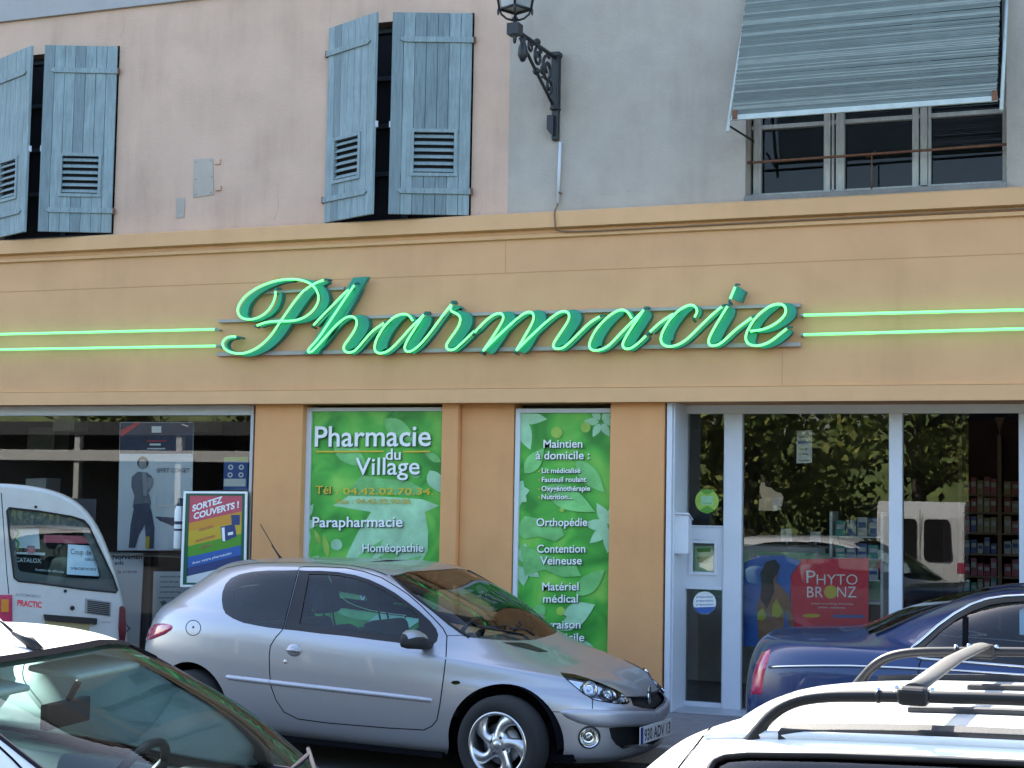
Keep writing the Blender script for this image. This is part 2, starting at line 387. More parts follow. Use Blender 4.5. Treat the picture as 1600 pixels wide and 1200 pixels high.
# poster panel frames
YP = .06
f1, I1 = window_frame('panel_frame', (469.5, 636.5, 697, 1010), (477, 642.5, 691.5, 1004), YP, .05, 'alu_white', bld)
f2, I2 = window_frame('panel_frame', (798, 638, 958.5, 1075), (805, 645, 954.5, 1068), YP, .05, 'alu_white', bld)

# entrance: jambs, header, fixed mullions, door leaf
YD = RECESS
dx0 = W(1040, 900)[0]; zh = W(1130, 646.5, YD)[2]; zd = .125
mb = MB()
mb.box(dx0, dx0 + .045, -.012, .10, .12, z_lip_b + .02)                              # outer strip
mb.box(dx0 + .045, dx0 + .06, .02, YD + .08, .12, z_lip_b + .02)                        # side of the recess
mb.box(dx0 - .02, 4.8, YD - .02, YD + .06, zh, z_lip_b + .03)
mb.build('entrance_frame', 'alu_white', bld, bevel=.004)
mb = MB()
for (a, b) in ((1131.5, 1160), (1389.5, 1410.5), (1592.5, 1612)):
    mb.box(W(a, 800, YD)[0], W(b, 800, YD)[0], YD - .03, YD + .05, .13, zh)
mb.build_each('mullion', 'alu_white', bld, bevel=.006)
xa, xb_ = dx0 + .06, W(1131.5, 800, YD)[0]
zt_a = W(1100, 821, YD)[2]; zq1 = W(1100, 921, YD)[2]; zq0 = W(1100, 1097, YD)[2]
dr = bpy.data.objects.new('door', None); COL.objects.link(dr); dr.parent = bld
dm = MB(); ax, bx = W(1069.5, 800, YD)[0], xb_
wx0, wx1 = W(1082, 870, YD)[0], W(1116.5, 870, YD)[0]; wz0, wz1 = W(1100, 893.5, YD)[2], W(1100, 849, YD)[2]
for (x0, x1, z0, z1) in ((xa, wx0, zq1, zt_a), (wx1, bx, zq1, zt_a), (wx0, wx1, zq1, wz0), (wx0, wx1, wz1, zt_a)): dm.box(x0, x1, YD, YD + .04, z0, z1)
dm.box(xa, bx, YD, YD + .04, .13, zq0); dm.box(bx - .012, bx, YD, YD + .04, zq0, zq1)
dm.build('door_leaf', 'alu_white', dr)
mb = MB()
e = .028
for (x0, x1, z0, z1) in ((wx0 - e, wx0, wz0 - e, wz1 + e), (wx1, wx1 + e, wz0 - e, wz1 + e), (wx0, wx1, wz1, wz1 + e), (wx0, wx1, wz0 - e, wz0)): mb.box(x0, x1, YD - .012, YD, z0, z1)
mb.box(xa, bx, YD - .010, YD, zt_a - .012, zt_a); mb.box(xa, bx, YD - .010, YD, zq1, zq1 + .02)
mb.build('hatch_frame', 'alu_white', dr, bevel=.003)
mb = MB(); y = YD + .02
mb.quad((xa, y, zt_a), (bx, y, zt_a), (bx, y, zh), (xa, y, zh)); mb.quad((wx0, y, wz0), (wx1, y, wz0), (wx1, y, wz1), (wx0, y, wz1)); mb.quad((xa, y, zq0), (bx - .012, y, zq0), (bx - .012, y, zq1), (xa, y, zq1))
mb.build_each('pane', 'shop_glass', dr)
mb = MB(); a, b, c, d, e_ = W(1160, 800, YD)[0], W(1389.5, 800, YD)[0], W(1410.5, 800, YD)[0], W(1513, 800, YD)[0], W(1592.5, 800, YD)[0]
mb.quad((a, y, .13), (b, y, .13), (b, y, zh), (a, y, zh)); mb.quad((c, y, .13), (d, y, .13), (d, y, zh), (c, y, zh))
mb.build_each('entrance_pane', 'shop_glass', bld)
mb = MB(); mb.box(dx0, 4.8, .05, YD + .1, .121, .135); mb.build('threshold', 'alu', bld)

# shutters: ledged plank leaves with a louvred vent, hinged on the outer edge and half open
def shutter(hx, z0, z1, w, ang, side, worn):
    "side = +1 leaf runs to the right of its hinge, -1 to the left"
    h = z1 - z0; root = bpy.data.objects.new('shutter', None); COL.objects.link(root); root.parent = bld
    root.location = (hx, -.012, z0); root.rotation_euler = (0, 0, -ang if side > 0 else ang)
    X = lambda a: a if side > 0 else -a
    lz0, lz1, la, lb = .205 * h, .405 * h, .20 * w, .70 * w
    pl = MB(); n = 7; th = .028
    for i in range(n):
        a, b = w * i / n, w * (i + 1) / n - (.003 if i < n - 1 else 0); m = 1 if (worn and i in worn) else 0
        segs = [(0, h)]
        if a < lb - .01 and b > la + .01: segs = [(0, lz0), (lz1, h)]
        for (s0, s1) in segs: pl.box(min(X(a), X(b)), max(X(a), X(b)), -th, 0, s0, s1, m)
    pl.box(min(X(0.004), X(la)), max(X(0.004), X(la)), -th + .004, -.002, lz0, lz1); pl.box(min(X(lb), X(w - .004)), max(X(lb), X(w - .004)), -th + .004, -.002, lz0, lz1)
    pl.box(min(X(.01), X(w - .01)), max(X(.01), X(w - .01)), -.006, .004, .03, lz0 - .01, 2); pl.box(min(X(.01), X(w - .01)), max(X(.01), X(w - .01)), -.006, .004, lz1 + .01, h - .03, 2)
    pl.build('plank_panel', ['shutter_blue', 'shutter_worn', 'shutter_dark'], root, bevel=.003)
    for zz in (.115 * h, .865 * h):
        st = MB()
        a, b = -.012, w * .86
        poly = [(X(a), -th, zz - .024), (X(b), -th, zz - .024), (X(b + .03), -th, zz), (X(b), -th, zz + .024), (X(a), -th, zz + .024)]
        st.plate(poly, (0, -.016, 0))
        st.lathe([(0, -.03), (.014, -.03), (.014, .03), (0, .03)], Matrix.Translation((X(-.018), -th - .004, zz)), 10, 1)
        for k in range(4): c = (.05 + k * .17) * w / .7; st.lathe([(0, .004), (.008, .002), (.009, 0)], Matrix.Translation((X(c), -th - .016, zz)) @ Matrix.Rotation(R_(90), 4, 'X'), 8)
        st.build('strap_hinge', ['shutter_blue', 'rust'], root, bevel=.003)
    lv = MB(); fr = .03
    for (a, b, c, d) in ((la - fr, la, lz0 - fr, lz1 + fr), (lb, lb + fr, lz0 - fr, lz1 + fr), (la, lb, lz1, lz1 + fr), (la, lb, lz0 - fr, lz0)):
        lv.box(min(X(a), X(b)), max(X(a), X(b)), -th - .012, -th + .012, c, d)
    k = 6; hh = (lz1 - lz0) / k
    for i in range(k):
        zc = lz0 + hh * (i + .45); M = Matrix.Translation((X((la + lb) / 2), -th * .5, zc)) @ Matrix.Rotation(R_(48), 4, 'X')
        lv.box(-(lb - la) / 2, (lb - la) / 2, -.022, .022, -.004, .004, 0, M)
    lv.box(min(X(la), X(lb)), max(X(la), X(lb)), .012, .016, lz0, lz1, 1)
    lv.build('louvre', ['shutter_blue', 'dark_void'], root, bevel=.002)
    lt = MB(); zz = .50 * h if side > 0 else .45 * h
    lt.box(min(X(w - .03), X(w + .012)), max(X(w - .03), X(w + .012)), -.012, .012, .43 * h, .46 * h); lt.build('latch', 'alu_white', root)
    return root
A27 = R_(27)
for (wn, wl, wr, aL, aR) in ((win1, None, (3, 6), R_(25), R_(22.5)), (win2, (1,), (2, 3, 4, 6), R_(25.5), R_(21))):
    shutter(wn[0] + .012, wn[2] + .015, wn[3] - .015, (wn[1] - wn[0]) / 2 - .012, aL, 1, wl)
    shutter(wn[1] - .012, wn[2] + .015, wn[3] - .015, (wn[1] - wn[0]) / 2 - .012, aR, -1, wr)
    wnd = bpy.data.objects.new('shuttered_window', None); COL.objects.link(wnd); wnd.parent = bld
    mb = MB(); cx = (wn[0] + wn[1]) / 2
    for zz in np.linspace(wn[2] + .03, wn[3] - .03, 5): mb.box(wn[0], wn[1], .15, .19, zz - .02, zz + .02)
    for xx in (wn[0] + .03, cx, wn[1] - .03): mb.box(xx - .03, xx + .03, .152, .188, wn[2], wn[3])
    mb.build('casement', 'casement_dark', wnd)
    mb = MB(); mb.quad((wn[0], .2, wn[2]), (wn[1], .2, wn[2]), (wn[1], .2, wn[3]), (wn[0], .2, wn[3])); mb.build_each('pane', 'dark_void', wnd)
    mb = MB(); mb.box(wn[0] - .02, wn[1] + .02, -.02, .15, wn[2] - .03, wn[2] + .004); mb.build('sill', 'sill_blue', wnd)

# grey upper window with three old casements
gw = bpy.data.objects.new('casement_window', None); COL.objects.link(gw); gw.parent = bld
yg = .20
mb = MB()
def gxx(p, yy=yg): return W(p, 260, yy)[0]
zb_g = gz0 + .02
post = [(1178, 1190, .0), (1288, 1298, 0), (1300, 1304, .01), (1307, 1320, 0), (1426, 1436, 0), (1438, 1450, .01), (1451, 1455, 0), (1567, 1577, 0)]
for (a, b, o) in post: mb.box(gxx(a), gxx(b), yg - .03 + o, yg + .03, zb_g, gz1)
mb.box(gx0, gx1, yg - .02, yg + .05, zb_g, zb_g + .06)
mb.box(gx0, gx1, yg - .015, yg + .05, W(1200, 199, yg)[2] - .018, W(1200, 199, yg)[2] + .018)
mb.build('casement', 'old_wood', gw, bevel=.004)
mb = MB(); mb.quad((gx0, yg + .04, gz0), (gx1, yg + .04, gz0), (gx1, yg + .04, gz1), (gx0, yg + .04, gz1)); mb.build_each('pane', 'upper_glass', gw)
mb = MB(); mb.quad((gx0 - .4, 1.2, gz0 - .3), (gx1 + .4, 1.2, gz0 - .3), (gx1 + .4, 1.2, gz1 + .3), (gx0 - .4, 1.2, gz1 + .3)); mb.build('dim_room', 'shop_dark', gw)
mb = MB(); mb.box(gx0, gx1, -.06, .23, gz0 - .05, gz0 + .02); mb.build('sill', 'sill_blue', gw, bevel=.004)
mb = MB(); ztb = W(1180, 250, .06)[2]
mb.tube([(gx0, .06, ztb - .02), ((gx0 + gx1) / 2, .055, ztb - .012), (gx1, .06, ztb)], .011, 8); mb.tube([(W(1362, 290, .06)[0], .06, gz0), (W(1362, 250, .06)[0], .06, ztb - .01)], .007, 6)
mb.tube([(W(1362, 250, .06)[0] - .04, .058, ztb - .035), (W(1362, 250, .06)[0], .058, ztb - .01), (W(1362, 250, .06)[0] + .03, .058, ztb + .01)], .005, 6)
mb.build('window_bar', 'rust', gw)

# slatted roller blind pushed out on two arms
bl = thing('roller_blind', 'weathered grey-green slatted blind propped out over the upper right window', 'blind', (0, 0, 0))
yo = -.62
BLp = W(1141, 181, yo); BRp = W(1561, 154, yo)
zb_ = (BLp[2] + BRp[2]) / 2; xL = BLp[0]; xR = BRp[0]
zt_ = zb_ + 1.38; yt = -.04
mb = MB(); n = 96
for i in range(n):
    a, b = i / n, (i + 1) / n; sag = lambda t: .03 * math.sin(math.pi * t)
    y0, y1 = yo + (yt - yo) * a - sag(a), yo + (yt - yo) * b - sag(b); z0, z1 = zb_ + (zt_ - zb_) * a, zb_ + (zt_ - zb_) * b
    m = random.choice((0, 0, 0, 1, 2, 0, 2)) if i % 7 else 1
    jx = random.uniform(-.004, .004); dz = random.uniform(-.003, .003)
    mb.add([(xL + .015 + jx, y0, z0 + .002), (xR - .015 + jx, y0, z0 + .002 + dz), (xR - .015 + jx, y1 - .006, z1 - .001 + dz), (xL + .015 + jx, y1 - .006, z1 - .001), (xL + .015 + jx, y0 + .006, z0 + .002), (xR - .015 + jx, y0 + .006, z0 + .002 + dz), (xR - .015 + jx, y1, z1 - .001 + dz), (xL + .015 + jx, y1, z1 - .001)],
           [(0, 1, 2, 3), (4, 7, 6, 5), (0, 4, 5, 1), (3, 2, 6, 7), (0, 3, 7, 4), (1, 5, 6, 2)], m)
mb.build('slat_sheet', ['blind_cloth', 'blind_light', 'blind_dark'], bl)
mb = MB(); mb.box(xL + .01, xR - .01, yo - .014, yo + .012, zb_ - .03, zb_ + .012); mb.build('bottom_rail', 'blind_rail', bl, bevel=.004)
mb = MB(); mb.box(xL - .02, xR + .02, -.12, -.0, zt_ - .02, zt_ + .1); mb.build('roller_box', 'blind_rail', bl)
for sx in (-1, 1):
    x = xL - .01 if sx < 0 else xR + .02
    mb = MB(); E_ = Vector((x, yo - .05, zb_ - (.13 if sx < 0 else .11))); T_ = Vector((x, -.03, zb_ + 1.1))
    mb.tube([E_, T_], .014, 8); mb.tube([E_ + Vector((0, .03, .08)), (x + .02 * -sx, yo + .01, zb_ - .01)], .006, 6)
    if sx < 0: mb.tube([E_ + Vector((0, .02, .06)), (x + .05, -.0, zb_ - .06)], .009, 6, 1)
    mb.build('arm', ['blind_rail', 'iron_black'], bl)
mb = MB()
for x in (xL + .02, xR - .05): mb.box(x, x + .04, yo - .02, yo - .015, zb_ - .025, zb_ + .05)
mb.build_each('corner_bracket', 'rust', bl)

# patched plates on the pink wall
mb = MB(); mb.plate(wpoly([(303, 249), (333, 247), (334, 304), (302, 309)], -.001), (0, -.006, 0)); 
for (u, v) in ((306, 253), (330, 251), (306, 304), (330, 300), (306, 280), (331, 276)): mb.lathe([(0, .004), (.008, .003), (.009, 0)], Matrix.Translation(W(u, v, -.007)) @ Matrix.Rotation(R_(90), 4, 'X'), 8, 1)
t = mb.build('wall_plate', ['grey_render', 'stain']); tag(t, 'larger grey patch plate with bolts on pink wall left of centre shutters', 'wall plate')
mb = MB(); mb.plate(wpoly([(276, 310), (289, 309), (288, 340), (275, 341)], -.001), (0, -.005, 0)); t = mb.build('wall_plate', 'grey_render'); tag(t, 'small narrow grey patch on pink wall just above the cornice', 'wall plate')
mb = MB()
for (u, v) in ((341, 253), (342, 294)): mb.box(*sorted((W(u - 4, v)[0], W(u + 4, v)[0])), -.02, .0, W(u, v + 4)[2], W(u, v - 4)[2])
mb.build_each('old_bracket', 'pink_render', bld, bevel=.003)

# hairline cracks and chips in the old plaster
rc = random.Random(11)
for (q, yy, w_) in (([(428, 345), (436, 322), (431, 300), (438, 282)], -.001, .004), ([(744, 342), (752, 318), (749, 300)], -.001, .003), ([(515, 36), (519, 14), (516, -8)], -.001, .003), ([(190, 60), (196, 38), (192, 20)], -.001, .003), ([(905, 318), (935, 300), (960, 306), (990, 297)], -.007, .003), ([(1080, 60), (1092, 90), (1088, 130), (1096, 170)], -.007, .003), ([(625, 348), (660, 344), (700, 345)], -.001, .004)):
    P_ = chaikin([np.array(W(p[0] + rc.uniform(-2, 2), p[1], yy)) for p in q], 2); mb = MB(); n = len(P_)
    vs = []
    for i, p in enumerate(P_): s_ = w_ * (1 - i / n) * rc.uniform(.5, 1.2); vs += [(p[0] - s_, yy, p[2] + rc.uniform(-.004, .004)), (p[0] + s_, yy, p[2])]
    mb.add(vs, [(2 * i, 2 * i + 1, 2 * i + 3, 2 * i + 2) for i in range(n - 1)]); mb.build('plaster_crack', 'stain', bld)
# wrought iron wall lantern on a scrolled bracket
lx = W(871, 150)[0]; lamp = thing('wall_lantern', 'black wrought iron wall lantern on scrolled bracket above the neon sign', 'street lamp', (lx, -.006, W(880, 86, -.06)[2]))
mb = MB()
zP = W(876, 170, -.04)[2] - lamp.location.z
mb.box(-.034, .034, -.075, 0, zP, .03); mb.box(-.044, .044, -.085, 0, -.012, .03); mb.box(-.04, .04, -.08, .0, zP - .012, zP + .01)
zJ = W(876, 195, -.04)[2] - lamp.location.z
mb.box(-.03, .03, -.05, 0, zJ - .13, zP)
mb.build('back_plate', 'iron_black', lamp, bevel=.008)
mb = MB(); mb.box(-.06, .0, -.09, -.05, zJ - .04, zJ + .08); mb.plate([(-.06, -.09, zJ - .04), (.0, -.09, zJ - .04), (.0, -.09, zJ - .10), (-.03, -.09, zJ - .08)], (0, .04, 0)); mb.build('junction_box', 'iron_black', lamp, bevel=.006)
mb = MB(); ZE = -.035; YE = -.95; zlow = -.43
mb.tube([(0, -.09, -.02), (0, YE, ZE)], .017, 8); mb.tube([(0, -.11, zlow), (0, -.40, -.30), (0, -.62, -.20), (0, YE + .08, ZE - .04)], .014, 8)
def spiral(cy, cz, r0, turns, ph, s=1):
    return [(0, cy + s * (r0 * (1 - k / 30 * .75)) * math.cos(ph + turns * 2 * math.pi * k / 30), cz + (r0 * (1 - k / 30 * .75)) * math.sin(ph + turns * 2 * math.pi * k / 30)) for k in range(31)]
mb.tube(spiral(-.25, -.17, .12, 1.5, 1.2), .014, 6); mb.tube(spiral(-.20, -.30, .08, 1.4, 3.5), .013, 6); mb.tube(spiral(-.47, -.12, .09, 1.5, .6), .013, 6); mb.tube(spiral(-.64, -.08, .06, 1.4, .4), .011, 6); mb.tube(spiral(-.36, -.21, .055, 1.3, 4.5), .011, 6)
mb.lathe([(0, -.035), (.025, -.02), (.034, 0), (.025, .02), (0, .035)], Matrix.Translation((0, -.5, -.005)), 12); mb.lathe([(0, -.035), (.025, -.02), (.034, 0), (.025, .02), (0, .035)], Matrix.Translation((0, -.5, -.25)), 12)
mb.lathe([(0, -.20), (.02, -.19), (.042, -.14), (.036, -.08), (.02, -.03), (.03, 0), (0, .02)], Matrix.Translation((0, YE + .14, ZE - .02)), 14)
mb.build('scroll_arm', 'iron_black', lamp)
mb = MB(); YL_ = YE - .04
mb.box(-.05, .05, YL_ - .05, YL_ + .05, -.05, .04); mb.lathe([(0, -.12), (.012, -.11), (.018, -.07), (.018, -.06)], Matrix.Translation((0, YL_, 0)), 10)
mb.lathe([(.03, .04), (.016, .055), (.016, .075), (.026, .085), (.016, .10)], Matrix.Translation((0, YL_, 0)), 12)
LB, LT = .155, .56
for k in range(4):
    t = R_(20 + 90 * k); c, s_ = math.cos(t), math.sin(t)
    mb.tube([(c * .016, YL_ + s_ * .016, .07), (c * .07, YL_ + s_ * .07, .085), (c * .11, YL_ + s_ * .11, .12), (c * .122, YL_ + s_ * .122, LB)], .009, 6)
    mb.tube([(c * .125, YL_ + s_ * .125, LB), (c * .19, YL_ + s_ * .19, LT)], .010, 6); mb.lathe([(0, -.05), (.010, -.03), (.010, 0), (0, .02)], Matrix.Translation((c * .135, YL_ + s_ * .135, LB)), 8)
mb.tube([(math.cos(R_(20 + 90 * k)) * .125, YL_ + math.sin(R_(20 + 90 * k)) * .125, LB + .005) for k in range(4)], .012, 6, close=True)
mb.tube([(math.cos(R_(20 + 90 * k)) * .19, YL_ + math.sin(R_(20 + 90 * k)) * .19, LT) for k in range(4)], .014, 6, close=True)
mb.lathe([(.27, LT), (.20, LT + .06), (.08, LT + .14), (.04, LT + .22), (.0, LT + .25)], Matrix.Translation((0, YL_, 0)) @ Matrix.Rotation(R_(20), 4, 'Z'), 4, smooth=False)
mb.build('lantern_cage', 'iron_black', lamp).location.z = ZE
mb = MB(); mb.lathe([(.0, LB + .012), (.115, LB + .012), (.18, LT), (0, LT)], Matrix.Translation((0, YL_, 0)) @ Matrix.Rotation(R_(20), 4, 'Z'), 4, smooth=False); mb.build('lantern_glass', 'lamp_glass', lamp).location.z = ZE
mb = MB(); a = W(875.5, 222, -.03); b = W(871.5, 318, -.03); mb.tube([a, b], .014, 10); t = mb.build('conduit', 'conduit_grey'); tag(t, 'pale grey cable conduit running down below the wall lantern', 'conduit')
mb = MB(); q = [W(875, 208, -.03), W(876.5, 222, -.035)]; mb.tube([W(875.5, 300, -.032), W(874.8, 303, -.032)], .017, 8)
c1 = [W(871.5, 316, -.03), W(871, 322, -.04), W(866, 330, -.17), W(867, 345, -.17), W(868, 358, -.17), W(871, 361, -.12), W(900, 362.5, -.112), W(1100, 352, -.112), W(1600, 326, -.112), W(1800, 316, -.112)]
mb.tube([Vector(p) for p in chaikin(c1, 2)], .007, 6); t = mb.build('cable', 'cable_brown'); tag(t, 'thin brown cable dropping from the conduit and running under the cornice', 'cable')
# ================================================================ neon sign and tubes
mat('neon', (.2, .8, .35), .4, emit=(.13, 1, .17), es=.40)
mat('sign_green', (.010, .25, .17), .35, spec=.5, nz=.1, ns=5)
mat('sign_side', (.012, .17, .15), .4)
mat('tube_end', (.35, .4, .36), .4)
mat('sign_rail', (.37, .335, .30), .6, nz=.08, ns=8)
def c5(p): return [(300 + x / 3.2, 400 + y / 3.2) for x, y in p]
def c6(p): return [(750 + x / 2.909, 400 + y / 2.909) for x, y in p]
LET = {
 'P': [c5([(660,120),(610,138),(555,175),(510,230),(475,280),(440,330),(405,385),(360,435),(310,470),(255,490),(200,485),(160,465),(150,435),(170,408),(205,402),(222,405)]),
       c5([(418,175),(415,215),(390,265),(350,300),(305,318),(255,315),(228,290),(230,250),(265,200),(330,155),(410,125),(500,113),(570,125),(615,155),(635,200),(628,240),(600,280),(555,312),(500,326),(440,325),(370,330),(325,348)])],
 'h': [c5([(608,345),(650,300),(700,250),(770,178),(785,168)]),
       c5([(812,145),(770,205),(690,325),(630,415),(578,470),(582,483),(602,478),(650,425),(720,345),(770,305),(805,300),(828,325),(815,370),(780,420),(757,450),(760,475),(785,485),(815,475),(850,435),(900,375),(960,335)])],
 'a': [c5([(1105,325),(1085,295),(1050,288),(1000,310),(950,365),(915,430),(912,475),(940,490),(985,475),(1040,420),(1100,350),(1160,295)]),
       c5([(1160,292),(1110,370),(1062,445),(1065,475),(1090,480),(1130,455),(1190,385),(1240,315),(1295,245)])],
 'r': [c5([(1297,240),(1290,275),(1330,290),(1345,315),(1330,360),(1285,420),(1268,450),(1280,470),(1310,470),(1350,435),(1395,390),(1412,375)])],
 'm': [c5([(1412,382),(1470,320),(1515,290),(1545,285),(1560,305),(1545,340),(1490,425),(1455,475)]) ,
       c6([(15,430),(80,365),(150,300),(200,260),(230,252),(247,270),(238,305),(200,370),(165,430)]),
       c6([(165,430),(230,365),(300,300),(350,260),(385,248),(408,265),(400,300),(340,385),(330,412),(350,425),(385,415),(440,360),(500,300),(545,275)])],
 'a2': [c6([(690,285),(670,250),(635,242),(580,275),(525,335),(495,395),(500,425),(530,432),(580,415),(640,350),(700,290),(745,245)]),
        c6([(745,243),(700,310),(648,390),(650,418),(675,425),(710,405),(755,362)])],
 'c': [c6([(772,345),(820,300),(880,262)]), c6([(975,278),(990,250),(975,225),(945,222),(890,255),(840,320),(818,375),(830,405),(870,415),(930,390),(1000,320),(1060,262),(1100,230)])],
 'i': [c6([(1125,228),(1080,300),(1038,375),(1040,405),(1065,410),(1100,395),(1160,335),(1235,280)]), c6([(1160,140),(1137,195)])],
 'e': [c6([(1228,342),(1290,335),(1350,305),(1390,265),(1390,230),(1360,215),(1310,230),(1250,280),(1212,345),(1205,380),(1225,405),(1270,410),(1320,390),(1370,350),(1395,330)])],
}
YT, YF, YB = -.215, -.165, -.10
sign = thing('neon_sign', 'large green neon script sign reading Pharmacie on grey rails across the ochre fascia', 'sign', (0, 0, 0))
mb = MB()
for (p, q, h) in (((398, 458.5), (538, 450.5), 5), ((342, 502), (1251, 477), 5.5), ((340, 553.5), (1251, 538), 7)):
    A = W(*p, -.10); B = W(*q, -.10); hh = h / 205 / 2
    mb.add([(A[0], y, A[2] + s) for y in (-.115, -.075) for s in (-hh, hh)] + [(B[0], y, B[2] + s) for y in (-.115, -.075) for s in (-hh, hh)], [(0, 1, 3, 2), (4, 6, 7, 5), (0, 4, 5, 1), (2, 3, 7, 6), (0, 2, 6, 4), (1, 5, 7, 3)])
mb.build_each('rail', 'sign_rail', sign)
for nm, paths in LET.items():
    root = bpy.data.objects.new('neon_letter', None); COL.objects.link(root); root.parent = sign
    tb = MB(); bk = MB(); en = MB()
    for pth in paths:
        P2 = chaikin(pth, 2); P3 = [Vector(W(p[0], p[1], YT)) for p in P2]
        tb.tube(P3, .0098, 8)
        for a, b in ((P3[0], P3[1]), (P3[-1], P3[-2])):
            d = (a - b).normalized(); en.tube([a, a + d * .02, a + d * .03 + Vector((0, .09, 0))], .010, 6)
        # letter body behind the tube: a raised ribbon, thick on the down strokes
        L = []; Rr = []; n = len(P2)
        for i, p in enumerate(P2):
            d = P2[min(i + 1, n - 1)] - P2[max(i - 1, 0)]; ln = np.linalg.norm(d); d = d / (ln + 1e-9)
            dn = max(0., d[1]) if nm not in ('P', 'e') or pth is not paths[-1] else abs(d[1]) * (.8 if (d[1] > 0) == (p[0] > np.mean([q[0] for q in P2])) or nm == 'e' else .35)
            w = 3.2 + 13 * dn ** 1.3
            t = i / (n - 1); w *= min(1, .55 + 5 * min(t, 1 - t))
            nr = np.array([d[1], -d[0]]);  nr = nr if nr[0] > 0 or (abs(nr[0]) < .05 and nr[1] > 0) else -nr
            o = np.array([6.5, 1.5]) if dn > .2 else np.array([4.5, 1.5])   # body sits a little right of the tube as seen obliquely
            c = np.array([p[0], p[1]]) + o + nr * w * .28
            yk = YF - .002 * [q is pth for q in paths].index(True); L.append(W(*(c - nr * w / 2), yk)); Rr.append(W(*(c + nr * w / 2), yk))
        vs = [*L, *Rr, *[(q[0], YB, q[2]) for q in L], *[(q[0], YB, q[2]) for q in Rr]]; f = []; mi = []
        for i in range(n - 1):
            f += [(i, i + 1, n + i + 1, n + i)]; bk_side = [(2 * n + i, 2 * n + i + 1, i + 1, i), (n + i, n + i + 1, 3 * n + i + 1, 3 * n + i)]
            bk.add([vs[j] for j in f[-1]], [(0, 1, 2, 3)], 0)
            for q in bk_side: bk.add([vs[j] for j in q], [(0, 1, 2, 3)], 1)
        bk.add([vs[0], vs[n], vs[3 * n], vs[2 * n]], [(0, 1, 2, 3)], 1); bk.add([vs[n - 1], vs[2 * n - 1], vs[4 * n - 1], vs[3 * n - 1]], [(0, 1, 2, 3)], 1)
    if nm == 'h':
        q = wpoly(c5([(808,108),(882,104),(850,160),(800,235),(740,320),(700,385),(632,490),(560,492),(600,440)]), YF); bk.plate(q, (0, .05, 0), 0, (0, -.007, 0))
    if nm == 'i':
        q = wpoly([(1141 + 9 * math.cos(t) + 12, 459 + 11 * math.sin(t)) for t in np.linspace(0, 2 * math.pi, 17)[:-1]], YF); bk.plate(q, (0, .05, 0), 0, (0, -.007, 0))
    tb.build('neon_tube', 'neon', root); bk.build('letter_body', ['sign_green', 'sign_side'], root); en.build_each('tube_support', 'sign_side', root)
for i, (p, q, lb) in enumerate((((-160, 525.9), (336, 514.5), 'upper of two green neon tubes left of the script sign'), ((-160, 549.0), (338, 540.5), 'lower of two green neon tubes left of the script sign'), ((1256, 492.4), (1740, 480.6), 'upper of two green neon tubes right of the script sign'), ((1256, 523), (1740, 509.8), 'lower of two green neon tubes right of the script sign'))):
    A = Vector(W(*p, -.14)); B = Vector(W(*q, -.14)); e = thing('neon_line', lb, 'neon tube', A, 0, 'straight neon tubes on the fascia')
    mb = MB(); mb.tube([(0, 0, 0), B - A], .0105, 8); mb.build('glowing_tube', 'neon', e)
    mb = MB(); d = (B - A).normalized(); S_ = (B - A) if i < 2 else Vector((0, 0, 0)); sg = 1 if i < 2 else -1
    mb.tube([S_, S_ + d * sg * .02], .0145, 8); mb.tube([S_ + d * sg * .016, S_ + d * sg * .022 + Vector((0, .07, -.006))], .012, 6)
    for k in range(1, 4): mb.tube([(B - A) * (k / 4) , (B - A) * (k / 4) + Vector((0, .07, 0))], .006, 6)
    mb.build_each('tube_holder', 'tube_end', e)

# ================================================================ posters of the shop front
def leafy(name, c1, c2, c3):
    m = mat(name, c1, .35, spec=.4); t = m.node_tree; N = t.nodes; L = t.links; b = N['Principled BSDF']
    tc = N.new('ShaderNodeTexCoord'); n1 = N.new('ShaderNodeTexNoise'); n1.inputs['Scale'].default_value = 2.6; n1.inputs['Detail'].default_value = 2; n1.inputs['Distortion'].default_value = .8
    r = N.new('ShaderNodeValToRGB'); e = r.color_ramp.elements; e[0].position = .32; e[0].color = (*c1, 1); e[1].position = .72; e[1].color = (*c3, 1); k = e.new(.5); k.color = (*c2, 1)
    L.new(tc.outputs['Object'], n1.inputs[0]); L.new(n1.outputs[0], r.inputs[0]); L.new(r.outputs[0], b.inputs['Base Color'])
leafy('poster_green', (.035, .23, .035), (.085, .43, .06), (.25, .58, .10))
mat('leaf_pale', (.34, .62, .38), .35, nz=.25, ns=4)
mat('leaf_mid', (.17, .50, .16), .35, nz=.3, ns=5)
mat('leaf_bokeh', (.30, .50, .08), .35, nz=.2, ns=6)
mat('print_white', (.80, .84, .82), .4); mat('print_shadow', (.01, .05, .02), .5); mat('print_yellow', (.62, .46, .03), .4); mat('print_ochre', (.50, .38, .02), .4)
mat('print_navy', (.03, .05, .16), .5); mat('print_black', (.02, .02, .025), .5); mat('paper', (.62, .66, .66), .6, nz=.04, ns=5)
def shadow_text(mb, s, a, b, h, y, m, bold=.01, sm=1, d=(1.3, 1.3)):
    wtext(mb, s, (a[0] + d[0], a[1] + d[1]), (b[0] + d[0], b[1] + d[1]), h, y, sm, bold); wtext(mb, s, a, b, h, y - .0015, m, bold)
def leaf(a, b, w, bend=0.):
    "pixel outline of a pointed leaf from a to b, half width w"
    a = np.array(a, float); b = np.array(b, float); d = b - a; n = np.array([-d[1], d[0]]) / np.linalg.norm(d); o = []
    for t in np.linspace(0, 1, 9): o.append(a + d * t + n * (w * math.sin(math.pi * t ** .8) + bend * t * t))
    for t in np.linspace(1, 0, 9)[1:-1]: o.append(a + d * t - n * (w * math.sin(math.pi * t ** .8) - bend * t * t))
    return o
